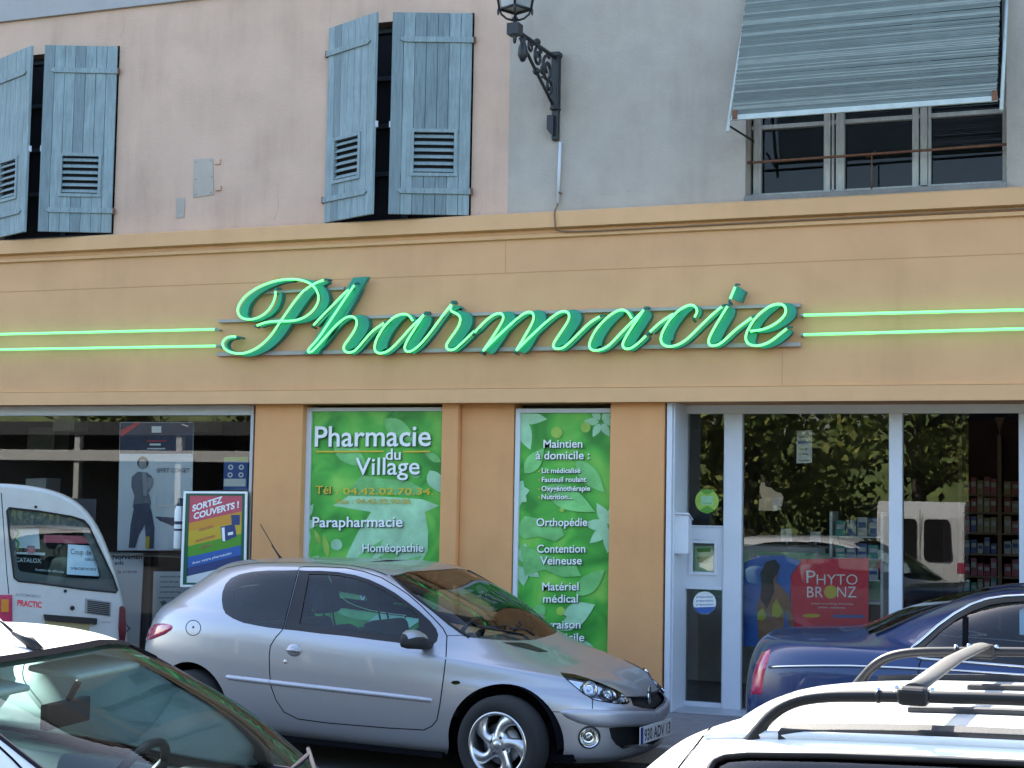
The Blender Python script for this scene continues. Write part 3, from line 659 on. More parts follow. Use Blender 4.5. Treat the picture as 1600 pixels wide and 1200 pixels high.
def disc(c, r, n=16, ry=None): return [(c[0] + r * math.cos(t), c[1] + (ry or r) * math.sin(t)) for t in np.linspace(0, 2 * math.pi, n + 1)[:-1]]
def clipx(poly, l, t, r, b): return [(min(max(p[0], l), r), min(max(p[1], t), b)) for p in poly]
ps = thing('shop_poster', 'wide green poster with white Pharmacie du Village lettering and phone number', 'poster', (0, 0, 0), group='green leaf posters on the shop front')
y = YP + .025
mb = MB(); mb.plate(wpoly([(475, 641), (693, 641), (688, 1006), (470, 1006)], y), (0, .006, 0)); mb.build('poster_sheet', 'poster_green', ps)
mb = MB(); ya = y - .001
C = lambda q, l=479, r=690: clipx(q, l, 643, r, 1000)
for k, (q, m) in enumerate(((([(565,742),(590,747),(640,752),(668,768),(640,775),(598,770),(560,790),(540,772)]), 1), (([(520,790),(545,775),(600,776),(660,780),(686,790),(664,800),(669,830),(668,860),(650,896),(600,905),(530,900),(545,860),(560,830),(580,800)]), 0), (leaf((671, 735), (690, 770), 12), 0), (leaf((689, 722), (662, 705), 6), 1), (leaf((474, 812), (490, 787), 6), 0), (leaf((474, 820), (500, 818), 7), 0), (leaf((475, 823), (484, 850), 6), 0), (disc((526, 851), 9), 0), (disc((649, 884), 8), 0), (leaf((536, 905), (600, 842), 9), 1), (leaf((560, 902), (640, 850), 9), 1), (leaf((590, 903), (660, 868), 8), 1), (leaf((500, 850), (492, 828), 4), 2), (leaf((512, 870), (506, 834), 5), 2), (leaf((478, 890), (498, 868), 9), 0), (leaf((520, 690), (575, 730), 16), 1), (leaf((600, 655), (650, 690), 14), 1), (disc((650, 740), 8), 1), (leaf((500, 930), (640, 960), 25), 1), (leaf((560, 990), (680, 950), 20), 0))):
    mb.flat(wpoly(C(q), ya - .0004 * k), m)
mb.build('leaf_picture', ['leaf_pale', 'leaf_mid', 'leaf_bokeh'], ps)
mb = MB(); yb = ya - .017
shadow_text(mb, 'Pharmacie', (491.5, 697.5), (673, 696.5), 33, yb, 0, .012)
shadow_text(mb, 'du', (602.5, 718.5), (626, 718), 18, yb, 0, .016)
shadow_text(mb, 'Village', (555, 742), (655.5, 741), 28, yb, 0, .008)
shadow_text(mb, 'Parapharmacie', (488, 823.5), (629, 823), 16.5, yb, 0, .016)
shadow_text(mb, 'Homéopathie', (566, 862.5), (661.5, 862), 13.5, yb, 0, .012)
shadow_text(mb, 'Tél', (493, 771.5), (517, 771.5), 13, yb, 2, .012); wtext(mb, ': 04.42.02.70.34.', (525, 772), (677, 773), 10.5, yb, 2, .012)
wtext(mb, 'Fax : 04.42.02.90.85', (526, 786.5), (642, 787), 7.5, yb, 3, .012)
shadow_text(mb, 'Vétérinaire', (560, 940), (655, 940), 14, yb, 0, .012)
for a, b in ((494, 599), (630, 672)):
    q = [W(a, 707, yb), W(b, 706.5, yb), W(b, 704, yb), W(a, 704.5, yb)]; mb.flat(q, 2)
mb.build('lettering', ['print_white', 'print_shadow', 'print_yellow', 'print_ochre'], ps)

ps = thing('shop_poster', 'tall narrow green poster listing home care services beside the entrance', 'poster', (0, 0, 0), group='green leaf posters on the shop front')
mb = MB(); mb.plate(wpoly([(803, 641), (956, 641), (951, 1070), (798, 1070)], y), (0, .006, 0)); mb.build('poster_sheet', 'poster_green', ps)
mb = MB(); C = lambda q: clipx(q, 802, 646, 955, 1066)
items = [(leaf((807, 650), (855, 655), 11), 0), (leaf((808, 650), (829, 703), 13), 0)]
fl = lambda c, r, ks, w, m=0: [(leaf((c[0] + 3 * math.cos(R_(a)), c[1] + 3 * math.sin(R_(a))), (c[0] + r * math.cos(R_(a)), c[1] + r * math.sin(R_(a))), w), m) for a in ks]
items += fl((939, 659), 27, (-50, 0, 60, 118, 182, 235), 6) + fl((953, 822), 42, (95, 140, 185, 240, 285), 9) + fl((806, 770), 22, (-60, -10, 40, 75), 8) + fl((815, 882), 34, (-80, -25, 35, 85, 130), 9)
items += [(q, 1) for q in ([(802,830),(820,806),(850,812),(876,822),(882,836),(868,846),(842,838),(820,842)], [(812,850),(850,866),(900,882),(908,900),(880,902),(850,890),(820,900)])] + [(leaf((900, 720), (945, 770), 14), 1), (disc((843, 954), 10), 1), (disc((876, 955), 7), 2), (disc((878, 796), 4), 2), (leaf((880, 960), (930, 945), 12), 0), (leaf((875, 985), (928, 948), 12), 0), (leaf((802, 948), (860, 985), 13), 1), (leaf((905, 1000), (932, 1040), 12), 0), (disc((870, 676), 9), 2), (disc((915, 668), 8), 2), (leaf((820, 740), (850, 700), 12), 1), (leaf((850, 760), (930, 800), 18), 1), (leaf((900, 930), (945, 890), 14), 1)]
for k, (q, m) in enumerate(items): mb.flat(wpoly(C(q), ya - .0003 * k), m)
mb.build('leaf_picture', ['leaf_pale', 'leaf_mid', 'leaf_bokeh'], ps)
mb = MB()
for (s, x0, x1, yy, h) in (('Maintien', 849, 910, 699.5, 13), ('à domicile :', 837, 921, 717.5, 13), ('Lit médicalisé', 846.5, 907, 739, 8), ('Fauteuil roulant', 846.5, 916, 753, 8), ('Oxygénothérapie', 846, 922, 767, 8), ('Nutrition...', 846, 894, 780, 8), ('Orthopédie', 838, 917.5, 822, 13), ('Contention', 839, 914.5, 863.5, 13), ('Veineuse', 844, 909, 882, 13), ('Matériel', 847, 904, 922.5, 13), ('médical', 848.5, 903, 941.5, 13), ('Livraison', 842.5, 907, 982, 13), ('à domicile', 835, 913, 1002, 13)):
    shadow_text(mb, s, (x0, yy), (x1, yy - .3), h, yb, 0, .012 if h > 9 else .018)
for yy in (736, 750, 764, 777): mb.flat(wpoly(disc((842, yy), 1.4, 8), yb), 2)
mb.build('lettering', ['print_white', 'print_shadow', 'print_yellow'], ps)

# ---------------------------------------------------------------- left window display (behind the pane at y = .13)
def card(name, label, cat, quad_px, y, m, th=.008, group=None, extra=None):
    t = thing(name, label, cat, (0, 0, 0), 0, group); mb = MB(); mb.plate(wpoly(quad_px, y), (0, th, 0)); mb.build('panel', m, t); return t
mat('ad_dark', (.016, .03, .075), .35, nz=.3, ns=6); mat('ad_blue', (.80, .88, .95), .35, nz=.06, ns=3, nz2=.12, ns2=2); mat('ad_pale', (.72, .80, .86), .35); mat('ad_grey', (.16, .19, .24), .4, nz=.2, ns=12); mat('ad_jean', (.045, .07, .13), .45, nz=.3, ns=10); mat('ad_skin', (.36, .38, .42), .4); mat('ad_red', (.62, .04, .05), .4); mat('ad_hair', (.02, .022, .03), .4)
mat('card_red', (.50, .08, .11), .4, nz=.06, ns=4); mat('card_orange', (.58, .28, .03), .4); mat('card_yellow', (.55, .38, .03), .4); mat('card_green', (.09, .30, .03), .4); mat('card_blue', (.04, .12, .38), .4); mat('frame_green', (.01, .10, .055), .4); mat('mid_grey', (.25, .26, .27), .6, nz=.1, ns=4); mat('pale_board', (.50, .52, .50), .6, nz=.1, ns=4)
mat('steel', (.5, .5, .5), .3, metal=.9)
t = card('advert_poster', 'large blue advert poster of a woman in jeans with the words effet corset', 'poster', [(187.5, 660), (302.5, 660), (298.5, 860), (183, 860)], .18, 'ad_blue')
mb = MB(); k = [0]
def pf(q, m): k[0] += 1; mb.flat(wpoly(q, .1795 - .0006 * k[0]), m)
pf([(188, 660.5), (302.3, 660.5), (301, 709), (186.8, 709)], 0)
pf([(189, 683), (189, 672), (212, 660.5), (221, 660.5)], 1); pf([(237, 666), (252, 666), (252, 676), (237, 676)], 2); pf([(229, 688.5), (260, 688), (260, 689.5), (229, 690)], 1); pf([(234, 693), (251, 693), (251, 696), (234, 696)], 2); pf([(230, 700), (258, 700), (258, 702), (230, 702)], 3)
pf([(284, 662), (294, 665), (294, 667), (284, 664)], 2)
pf(disc((223, 723), 9, 14, 10), 7); pf(disc((223, 725.5), 6.2, 14, 8), 6)
pf([(215, 737), (206, 745), (205, 760), (210, 775), (207, 792), (212, 800), (232, 800), (236, 786), (232, 770), (240, 756), (237, 744), (229, 738)], 4)
pf([(222, 738), (228, 738), (231, 757), (229, 775), (224, 774)], 6); pf([(231, 745), (240, 748), (238, 762), (231, 765)], 6)
pf([(210, 788), (232, 786), (237, 800), (241, 825), (240, 857), (229, 858), (226, 820), (217, 835), (211, 856), (201, 856), (204, 820)], 5)
for (a, b) in (((200, 768), (201, 808)), ((247, 768), (246, 808))):
    s = 1 if a[0] < 220 else -1; pf([(a[0], a[1]), (a[0] + s * 5, a[1] + 12), (a[0] + s * 5, a[1] + 24), (b[0], b[1]), (b[0] + s * 2, b[1] - 14), (b[0] + s * 2, b[1] - 28)], 2)
pf([(244, 789), (275, 788), (275, 792), (244, 793)], 2); pf([(242, 807), (298, 810), (298, 822), (270, 822), (250, 814)], 5); pf([(262, 835), (292, 835), (291, 858), (262, 858)], 3); pf([(228, 838), (234, 838), (233, 857), (227, 857)], 8)
wtext(mb, 'EFFET CORSET', (245, 738), (296, 738), 6.5, .165, 0, .0)
mb.build('picture', ['ad_dark', 'ad_red', 'print_white', 'ad_pale', 'ad_grey', 'ad_jean', 'ad_skin', 'ad_hair', 'print_yellow'], t)
t = thing('framed_poster', 'rainbow striped poster in white and green frame reading sortez couverts', 'framed poster', (0, 0, 0))
yq = .055; S = lambda u, v: (288 + u * (387.5 - 288) + (-5.5 + 2.8 * u) * v, 767.5 + v * (917 - 767.5) + 0.5 * u - 12 * u * v * .0)
fr_o = [S(0, 0), S(1, 0), S(1, 1), S(0, 1)]; fr_i = [S(.035, .022), S(.965, .022), S(.965, .978), S(.035, .978)]; fr_j = [S(.085, .045), S(.915, .045), S(.915, .955), S(.085, .955)]
mb = MB(); mb.plate(wpoly(fr_o, yq), (0, .02, 0)); mb.build('backing', 'frame_green', t)
for (A, B, m, d, nm) in ((fr_o, fr_i, 'print_white', -.012, 'outer_frame'), (fr_i, fr_j, 'frame_green', -.006, 'inner_frame')):
    mb = MB()
    for i in range(4): mb.plate(wpoly([A[i], A[(i + 1) % 4], B[(i + 1) % 4], B[i]], yq - .0005), (0, d, 0))
    mb.build(nm, m, t)
mb = MB(); yc = yq - .0015
def band(v0, v1, m): mb.flat(wpoly([S(.085, v0[0]), S(.915, v0[1]), S(.915, v1[1]), S(.085, v1[0])], yc), m)
band((.045, .045), (.335, .205), 0); band((.335, .205), (.42, .32), 1); band((.42, .32), (.575, .44), 2); band((.575, .44), (.69, .56), 3); band((.69, .56), (.80, .66), 4); band((.80, .66), (.89, .755), 5); band((.89, .755), (.955, .955), 6)
for (q, m) in (([S(.58, .37), S(.80, .34), S(.84, .47), S(.62, .53)], 7), ([S(.74, .245), S(.88, .245), S(.88, .35), S(.76, .35)], 7), ([S(.60, .38), S(.645, .375), S(.66, .52), S(.62, .52)], 8), ([S(.70, .43), S(.78, .42), S(.78, .45), S(.70, .46)], 8)): yc -= .0006; mb.flat(wpoly(q, yc), m)
yc -= .001
def stext(s, a, b, h, m, bold=.01): wtext(mb, s, S(*a), S(*b), h, yc, m, bold)
stext('SORTEZ', (.135, .212), (.60, .115), 10, 8, .035); stext('COUVERTS !', (.16, .295), (.86, .165), 10, 8, .035)
stext('chez nous', (.25, .42), (.46, .375), 5, 0); stext('toute l\'année', (.2, .535), (.5, .475), 5, 0); stext('prix', (.3, .60), (.44, .57), 5, 0); stext('Avec votre pharmacien', (.16, .765), (.76, .655), 4.2, 8)
mb.build('print', ['card_red', 'card_orange', 'card_yellow', 'card_green', 'card_blue', 'print_navy', 'paper', 'print_navy', 'print_white'], t)
t = card('window_sticker', 'small blue sticker with four white rings high in the left window', 'sticker', [(350, 714), (387.5, 714), (386, 765), (349, 765)], .145, 'card_blue', .002)
mb = MB(); mb.flat(wpoly([(350, 714), (387.5, 714), (387.3, 721), (350, 721)], .1445), 0); mb.flat(wpoly([(350, 748), (384, 748), (383.5, 760), (349.6, 760)], .1445), 1)
for c in ((360.5, 730), (377, 730), (359.5, 742), (376.5, 742)):
    o = disc(c, 4.2, 14); i = disc(c, 2, 14); n = 14
    mb.add(wpoly(o, .1443) + wpoly(i, .1443), [(j, (j + 1) % n, (j + 1) % n + n, j + n) for j in range(n)], 1)
mb.build('print', ['card_green', 'print_white'], t)
t = card('display_board', 'tall white display board with Norwegian hand cream writing behind the van', 'display board', [(150, 866), (224.5, 864), (214, 1080), (140, 1080)], .45, 'ad_pale')
mb = MB(); wtext(mb, 'Norvégien', (176, 874), (222, 873.5), 8.5, .448, 0, .02); wtext(mb, 'eds', (179, 882.5), (193, 882), 6.5, .448, 0, .02); wtext(mb, 'la crème', (184, 896), (214, 895.5), 6, .448, 0, 0)
mb.flat(wpoly([(197, 975), (204, 982), (196, 990), (195.5, 988), (201, 982), (196.5, 977)], .448), 0)
mb.build('lettering', 'print_navy', t)
t = card('display_board', 'pale blue display board with lines of small print below the framed poster', 'display board', [(240, 893), (330, 893), (325, 1080), (234, 1080)], .30, 'ad_pale')
mb = MB()
for (v, a, b) in ((902, 250, 284), (910, 250, 279), (918, 250, 286), (926, 250, 282), (935, 248, 272)): wtext(mb, 'protection solaire visage', (a, v), (b, v), 2.8, .298, 0, .03)
mb.flat(wpoly([(250, 940), (256, 952), (262, 946), (258, 938)], .298), 0); mb.flat(wpoly([(244, 955), (252, 968), (268, 960), (262, 950)], .2975), 0)
mb.build('lettering', 'ad_grey', t)
t = thing('aerosol_can', 'tall white spray can with dark cap standing in front of the corset advert', 'spray can', W(280, 858, .17))
s_ = 1 / 165
mb = MB(); mb.lathe([(0, 0), (.050, 0), (.055, .01), (.055, .36), (.045, .40)], n=20); mb.lathe([(.0555, .17), (.0555, .19)], n=20, m=1); mb.lathe([(.0555, .23), (.0555, .26)], n=20, m=1); mb.build('can', ['print_white', 'ad_dark'], t)
mb = MB(); mb.lathe([(.045, .40), (.03, .42), (.028, .47), (.0, .475)], n=16); mb.build('cap', 'ad_dark', t)
t = thing('display_shelf', 'long glass and metal display shelf across the left window', 'shelf', (0, 0, 0)); zz = W(200, 866, .40)[2]
mb = MB(); mb.box(-6., -2.55, .38, .75, zz - .012, zz); mb.build('shelf_board', 'pale_board', t)
mb = MB()
for px in (228, 60): x = W(px, 900, .5)[0]; mb.box(x - .05, x + .05, .5, .54, .13, zz - .012)
mb.build_each('shelf_support', 'print_black', t)
# things deep in the left shop room
for (nm, lb, q, yy, m) in (('ceiling_panel', 'pale square panel hanging left at the window top', [(83, 650), (116, 650), (115, 673), (82, 674)], 1.0, 'pale_board'), ('ceiling_panel', 'greenish pale panel hanging behind the window near the advert', [(294, 651), (326, 651), (325, 675), (293, 675)], 1.0, 'pale_board'), ('storage_cabinet', 'grey storage cabinet at back of the left window display', [(44, 668), (86, 668), (84, 704), (41, 704)], 1.4, 'mid_grey'), ('wall_board', 'dull green board at far left of the window room', [(-10, 650), (20, 650), (18, 760), (-12, 760)], 1.6, 'frame_green'), ('storage_carton', 'beige carton on the counter behind the white van roof', [(40, 748), (72, 747), (70, 780), (38, 780)], 1.3, 'pale_board')):
    t = thing(nm, lb, nm.split('_')[1], (0, 0, 0)); P_ = wpoly(q, yy); mb = MB(); mb.plate(P_, (0, .25, 0)); mb.build('box_body', m, t, bevel=.006)
    mb = MB(); c0 = np.mean(P_, 0); mb.plate([c0 + (np.array(p) - c0) * .8 for p in P_], (0, -.01, 0)); mb.build('front_panel', m, t, bevel=.003)

# ---------------------------------------------------------------- behind the entrance glass
t = card('door_sticker', 'round yellow and green sticker on the upper door pane', 'sticker', disc((1104.5, 783), 18.5, 28, 18.5), YD + .018, 'leaf_bokeh', .001)
mb = MB(); mb.flat(wpoly([(1093, 765), (1116, 765), (1110, 771), (1105, 773), (1099, 771)], YD + .0175), 0); mb.flat(wpoly([(1093, 797), (1105, 790), (1117, 797), (1105, 803)], YD + .0175), 0); mb.flat(wpoly([(1096, 775), (1114, 775), (1114, 789), (1096, 789)], YD + .0175), 1); wtext(mb, 'OUVERT', (1097, 788), (1113, 788), 3, YD + .0172, 0, .02); mb.build('print', ['card_green', 'leaf_pale'], t)
t = card('door_sticker', 'round white and blue sticker on the lower door pane', 'sticker', disc((1101, 942), 18, 28, 18), YD + .018, 'print_white', .001)
mb = MB(); mb.flat(wpoly([(1084, 949), (1118, 948), (1112, 957), (1101, 960), (1090, 957)], YD + .0175), 0)
for v in (934, 940, 946): wtext(mb, 'préparation', (1088, v), (1114, v - .3), 3, YD + .0175, 0, .015)
mb.build('print', 'card_blue', t)
t = card('door_notice', 'green paper notice behind the small door hatch', 'notice', [(1085, 853), (1114, 853), (1114, 894), (1085, 894)], YD + .06, 'leaf_pale', .002)
mb = MB(); mb.flat(wpoly([(1088, 870), (1112, 870), (1108, 878), (1100, 881), (1092, 878)], YD + .059), 0); mb.flat(wpoly([(1089, 857), (1111, 856), (1110, 862), (1090, 863)], YD + .059), 0); mb.build('print', 'card_green', t)
t = thing('letter_box', 'white metal letter box with sloping lid fixed to the entrance jamb', 'letter box', W(1052, 865, .05))
mb = MB(); hh = .27
mb.add([(x, yy, z) for x in (-.0, .125) for (yy, z) in ((0, 0), (.10, 0), (.10, hh), (0, hh + .045))], [(0, 1, 2, 3), (7, 6, 5, 4), (0, 4, 5, 1), (1, 5, 6, 2), (2, 6, 7, 3), (3, 7, 4, 0)])
mb.build('box_body', 'alu_white', t, bevel=.006)
mb = MB(); mb.plate([(-.006, -.02, hh + .05), (-.006, .11, hh + .0), (-.006, .11, hh + .012), (-.006, -.02, hh + .064)], (.14, 0, 0)); mb.build('lid', 'alu_white', t, bevel=.003)
# hanging sign, hand cut-out, price cards, posters and shelves
t = card('hanging_sign', 'white card with blue band hanging high behind the entrance glass', 'sign', [(1245, 673.5), (1269, 671.5), (1268.5, 723), (1244.5, 724)], .9, 'paper', .004)
mb = MB(); mb.flat(wpoly([(1246, 690), (1268, 688), (1268, 691.5), (1246, 693.5)], .897), 0)
for v, w in ((684, 14), (703, 12), (711, 14), (721, 18)): wtext(mb, 'horaires', (1249, v), (1249 + w, v - .5), 3.2, .897, 1, .02)
mb.build('print', ['card_blue', 'print_black'], t); mb = MB(); mb.tube([W(1257, 673, .9), W(1258, 645, .9)], .003, 5); mb.build('cord', 'print_black', t)
mat('hand_print', (.58, .40, .24), .5, nz=.06, ns=5); mat('hand_finger', (.62, .52, .47), .5)
t = thing('hand_cutout', 'flesh coloured cardboard hand with folded fingers standing behind the glass', 'cutout', (0, 0, 0))
mb = MB(); mb.plate(wpoly([(1185, 798), (1186, 781), (1191, 778), (1187, 770), (1187, 760), (1190, 753), (1194, 754), (1196, 760), (1204, 762), (1212, 768), (1221, 771), (1224, 777), (1222, 788), (1217, 797), (1206, 798)], .5), (0, .006, 0)); mb.build('palm', 'hand_print', t)
mb = MB()
for k in range(4): a = 778 + k * 5.2; mb.plate(wpoly([(1208 - k * .6, a + 2), (1214, a - 2), (1222.5 - k, a - 1), (1223 - k * 1.2, a + 2), (1216, a + 3), (1208, a + 5.5)], .497), (0, .003, 0))
mb.build_each('finger', 'hand_finger', t)
mat('promo_red', (.72, .015, .06), .35, nz=.08, ns=3); mat('promo_blue', (.03, .14, .50), .35, nz=.2, ns=3); mat('skin_tan', (.26, .13, .07), .5, nz=.2, ns=6); mat('hair_dark', (.03, .025, .03), .6); mat('bikini', (.42, .42, .02), .5)
t = card('promo_poster', 'big red promotional board reading Phyto Bronz behind the entrance glass', 'poster', [(1233, 884), (1249, 874), (1357, 872), (1357, 1000), (1240, 1000)], .55, 'promo_red', .02)
mb = MB(); yy = .547
for (s, a, b, v, h) in (('P', 1260, 1274, 911, 21), ('HYTO', 1276, 1340, 913.5, 17), ('BR', 1261, 1286, 933.5, 18), ('NZ', 1308, 1338, 933.5, 18)): wtext(mb, s, (a, v), (b, v), h, yy, 0, -.004)
mb.flat(wpoly(disc((1298, 925), 10.5, 24), yy), 1); mb.flat(wpoly(disc((1268, 962), 14, 16, 3), yy), 1); mb.flat(wpoly([(1302, 960), (1351, 961), (1351, 966), (1302, 965)], yy), 2)
wtext(mb, 'prépare et prolonge le bronzage', (1268, 944), (1333, 945), 3, yy, 0); wtext(mb, 'peau sublime', (1279, 950), (1321, 951), 3, yy, 0)
wtext(mb, 'laboratoire', (1255, 980), (1280, 980), 3, yy, 1); wtext(mb, 'laboratoire', (1313, 981), (1338, 981), 3, yy, 2)
mb.build('lettering', ['print_white', 'print_yellow', 'card_blue'], t)
t = thing('promo_figure', 'flat promotional cutout of a woman in yellow bikini beside the red board', 'cutout', (0, 0, 0)); yy = .53
mb = MB(); mb.plate(wpoly([(1162, 1010), (1162, 880), (1185, 868), (1222, 868), (1252, 876), (1236, 898), (1232, 1010)], yy + .01), (0, .01, 0)); mb.build('blue_backdrop', 'promo_blue', t)
mb = MB(); mb.plate(wpoly([(1199, 888), (1210, 882), (1216, 892), (1212, 908), (1222, 918), (1232, 930), (1240, 970), (1243, 1000), (1236, 1000), (1230, 965), (1224, 950), (1226, 975), (1222, 1010), (1186, 1010), (1184, 975), (1182, 950), (1190, 925)], yy), (0, .004, 0)); mb.build('body_print', 'skin_tan', t)
mb = MB(); mb.plate(wpoly([(1188, 895), (1197, 878), (1211, 874), (1218, 884), (1214, 896), (1208, 905), (1210, 925), (1198, 952), (1188, 935), (1190, 915)], yy - .004), (0, .003, 0)); mb.build('hair_print', 'hair_dark', t)
mb = MB(); mb.plate(wpoly([(1183, 958), (1192, 950), (1198, 963), (1192, 970), (1183, 968)], yy - .006), (0, .002, 0)); mb.plate(wpoly([(1207, 946), (1213, 935), (1224, 956), (1216, 966), (1206, 962)], yy - .006), (0, .002, 0)); mb.build_each('bikini_print', 'bikini', t)
t = thing('sales_counter', 'pale green sales counter with panels behind the entrance glass', 'counter', (0, 0, 0))
P0 = W(1162, 852, 2.2); P1 = W(1290, 852, 2.2); zc = P0[2]
mb = MB(); mb.box(P0[0] - 1.2, P1[0], 2.2, 2.8, .13, zc); mb.build('counter_body', 'pale_board', t, bevel=.01)
mb = MB()
for k in range(3): a = P0[0] - .5 + k * .62; mb.box(a, a + .56, 2.18, 2.2, zc - .5, zc - .05)
mb.build_each('front_panel', 'leaf_pale', t, bevel=.005)
for (a, b, c, d, lb) in ((1220, 1238, 826, 846, 'left of two small white price cards standing on the counter'), (1266, 1283, 831, 846, 'right of two small white price cards standing on the counter')):
    t = card('price_card', lb, 'price card', [(a, c), (b, c), (b - .5, d), (a, d)], 2.25, 'paper', .004, 'price cards on the counter'); mb = MB(); m_ = (a + b) / 2; mb.tube([W(m_, d, 2.252), W(m_, d + 9, 2.252)], .008, 6); mb.build('stem', 'steel', t)
rnd = random.Random(3)
t = thing('display_rack', 'display rack with green and pink packages to the right of the counter', 'rack', (0, 0, 0))
A = W(1298, 905, 1.6); B = W(1378, 905, 1.6)
mb = MB()
for v in (838, 872, 905, 940): zz = W(1340, v, 1.6)[2]; mb.box(A[0], B[0], 1.6, 1.9, zz - .012, zz)
for xx in (A[0], B[0]): mb.box(xx - .012, xx + .012, 1.6, 1.9, .13, W(1340, 800, 1.6)[2])
mb.build('rack_frame', 'pale_board', t)
mat('pack_white', (0.31, 0.31, 0.3), .5); mat('pack_teal', (0.025, 0.2, 0.17), .5); mat('pack_pink', (0.25, 0.05, 0.08), .5); mat('pack_blue', (0.02, 0.06, 0.175), .5); mat('pack_beige', (0.225, 0.17, 0.1), .5); mat('pack_red', (0.21, 0.015, 0.02), .5)
PK = ['pack_white', 'pack_teal', 'pack_pink', 'pack_blue', 'pack_beige', 'pack_red']
npk = {}
def packs(x0, x1, y0, z, maxh, n, cols, where, step=None):
    x = x0
    for i in range(n):
        w = (x1 - x0) / n; h = maxh * rnd.uniform(.55, 1); m = rnd.choice(cols)
        c = {'pack_white': 'white', 'pack_teal': 'teal', 'pack_pink': 'pink', 'pack_blue': 'blue', 'pack_beige': 'beige', 'pack_red': 'red'}[m]
        mb = MB(); mb.box(x + w * .06, x + w * .94, y0, y0 + .12, z + .001, z + h); mb.box(x + w * .16, x + w * .84, y0 - .002, y0, z + h * .45, z + h * .75, 1)
        o = mb.build('product_box', [m, 'pack_white' if m != 'pack_white' else 'pack_blue'], bevel=.003)
        tag(o, f'{c} product box standing {where}', 'box', f'{c} boxes {where}'); x += w
for v, hh in ((838, .20), (872, .16), (905, .16)): packs(A[0] + .03, B[0] - .03, 1.62, W(1340, v, 1.6)[2], hh, 4, ['pack_white', 'pack_teal', 'pack_pink', 'pack_blue'], f'on the {dict(((838, "top"), (872, "middle"), (905, "bottom")))[v]} shelf of the display rack')
# wall shelves with wooden arches at the right
mat('arch_wood', (.15, .085, .05), .6, nz=.2, ns=8, stretch=(8, 8, 1)); mat('shelf_back', (.05, .018, .02), .8, nz=.3, ns=3)
t = thing('shelving_unit', 'brown arched wall shelving full of coloured packages at the right of the shop', 'shelves', (0, 0, 0)); ys = 3.2
X0 = W(1500, 800, ys)[0]; X1 = W(1562, 800, ys)[0]; X2 = X1 + (X1 - X0) * 1.15; zt_ = W(1560, 640, ys)[2]; za = W(1540, 682, ys)[2]; zb2_ = W(1540, 692, ys)[2]
mb = MB(); mb.box(X0 - .2, X2 + .3, ys + .34, ys + .38, .13, zt_); mb.build('back_board', 'shelf_back', t)
mb = MB()
for (a, b) in ((X0, X1), (X1, X2)):
    c, r = (a + b) / 2, (b - a) / 2; arc = [(c - r * math.cos(u), ys, za - .02 + .30 * math.sin(u)) for u in np.linspace(0, math.pi, 17)]
    mb.plate(arc[:9] + [(c, ys, zt_), (a, ys, zt_)], (0, .05, 0)); mb.plate(arc[8:] + [(b, ys, zt_), (c, ys, zt_)], (0, .05, 0))
for xx in (X0, X1, X2): mb.box(xx - .018, xx + .018, ys - .01, ys + .34, .13, za + .01)
mb.build('arch_board', 'arch_wood', t)
rows = (772, 800, 832, 865, 900, 930)
mb = MB()
for v in rows: zz = W(1540, v, ys)[2]; mb.box(X0 + .02, X1 - .02, ys + .02, ys + .34, zz - .02, zz); mb.box(X1 + .02, X2 - .02, ys + .02, ys + .34, zz - .02, zz)
mb.build('shelf_board', 'arch_wood', t)
ordn = ('highest', 'second', 'third', 'fourth', 'fifth', 'lowest')
for j, v in enumerate(rows):
    zz = W(1540, v, ys)[2]; cols = [['pack_red', 'pack_pink', 'pack_beige'], ['pack_pink', 'pack_beige', 'pack_red'], ['pack_pink', 'pack_blue', 'pack_beige'], ['pack_blue', 'pack_white'], ['pack_red', 'pack_pink'], ['pack_beige', 'pack_red', 'pack_teal']][j]
    packs(X0 + .03, X1 - .03, ys + .05, zz, .17, 5, cols, f'on the {ordn[j]} shelf of the left arch'); packs(X1 + .03, X2 - .1, ys + .05, zz, .17, 4, cols, f'on the {ordn[j]} shelf of the right arch')
t = thing('spot_lamp', 'small black ceiling spot lamp at top of the entrance glass', 'spot lamp', W(1507, 645, YD + .12)); mb = MB(); mb.lathe([(0, -.05), (.035, -.05), (.05, -.01), (.05, .02), (0, .02)]); mb.build('lamp_head', 'print_black', t)
# ================================================================ cars
def pchip(xs, ys, x):
    xs = np.asarray(xs, float); ys = np.asarray(ys, float); h = np.diff(xs); d = np.diff(ys) / h; n = len(xs); m = np.zeros(n)
    for i in range(1, n - 1):
        if d[i - 1] * d[i] > 0:
            w1 = 2 * h[i] + h[i - 1]; w2 = h[i] + 2 * h[i - 1]; m[i] = (w1 + w2) / (w1 / d[i - 1] + w2 / d[i])
    m[0], m[-1] = d[0], d[-1]
    x = np.clip(x, xs[0], xs[-1]); i = np.clip(np.searchsorted(xs, x, side='right') - 1, 0, n - 2); t = (x - xs[i]) / h[i]
    return (1 + 2 * t) * (1 - t) ** 2 * ys[i] + t * (1 - t) ** 2 * h[i] * m[i] + t * t * (3 - 2 * t) * ys[i + 1] + t * t * (t - 1) * h[i] * m[i + 1]
KEYS = ('xr', 'zr', 'xf', 'zf', 'w', 'zsr', 'zsm', 'zsf', 'nr', 'nf')
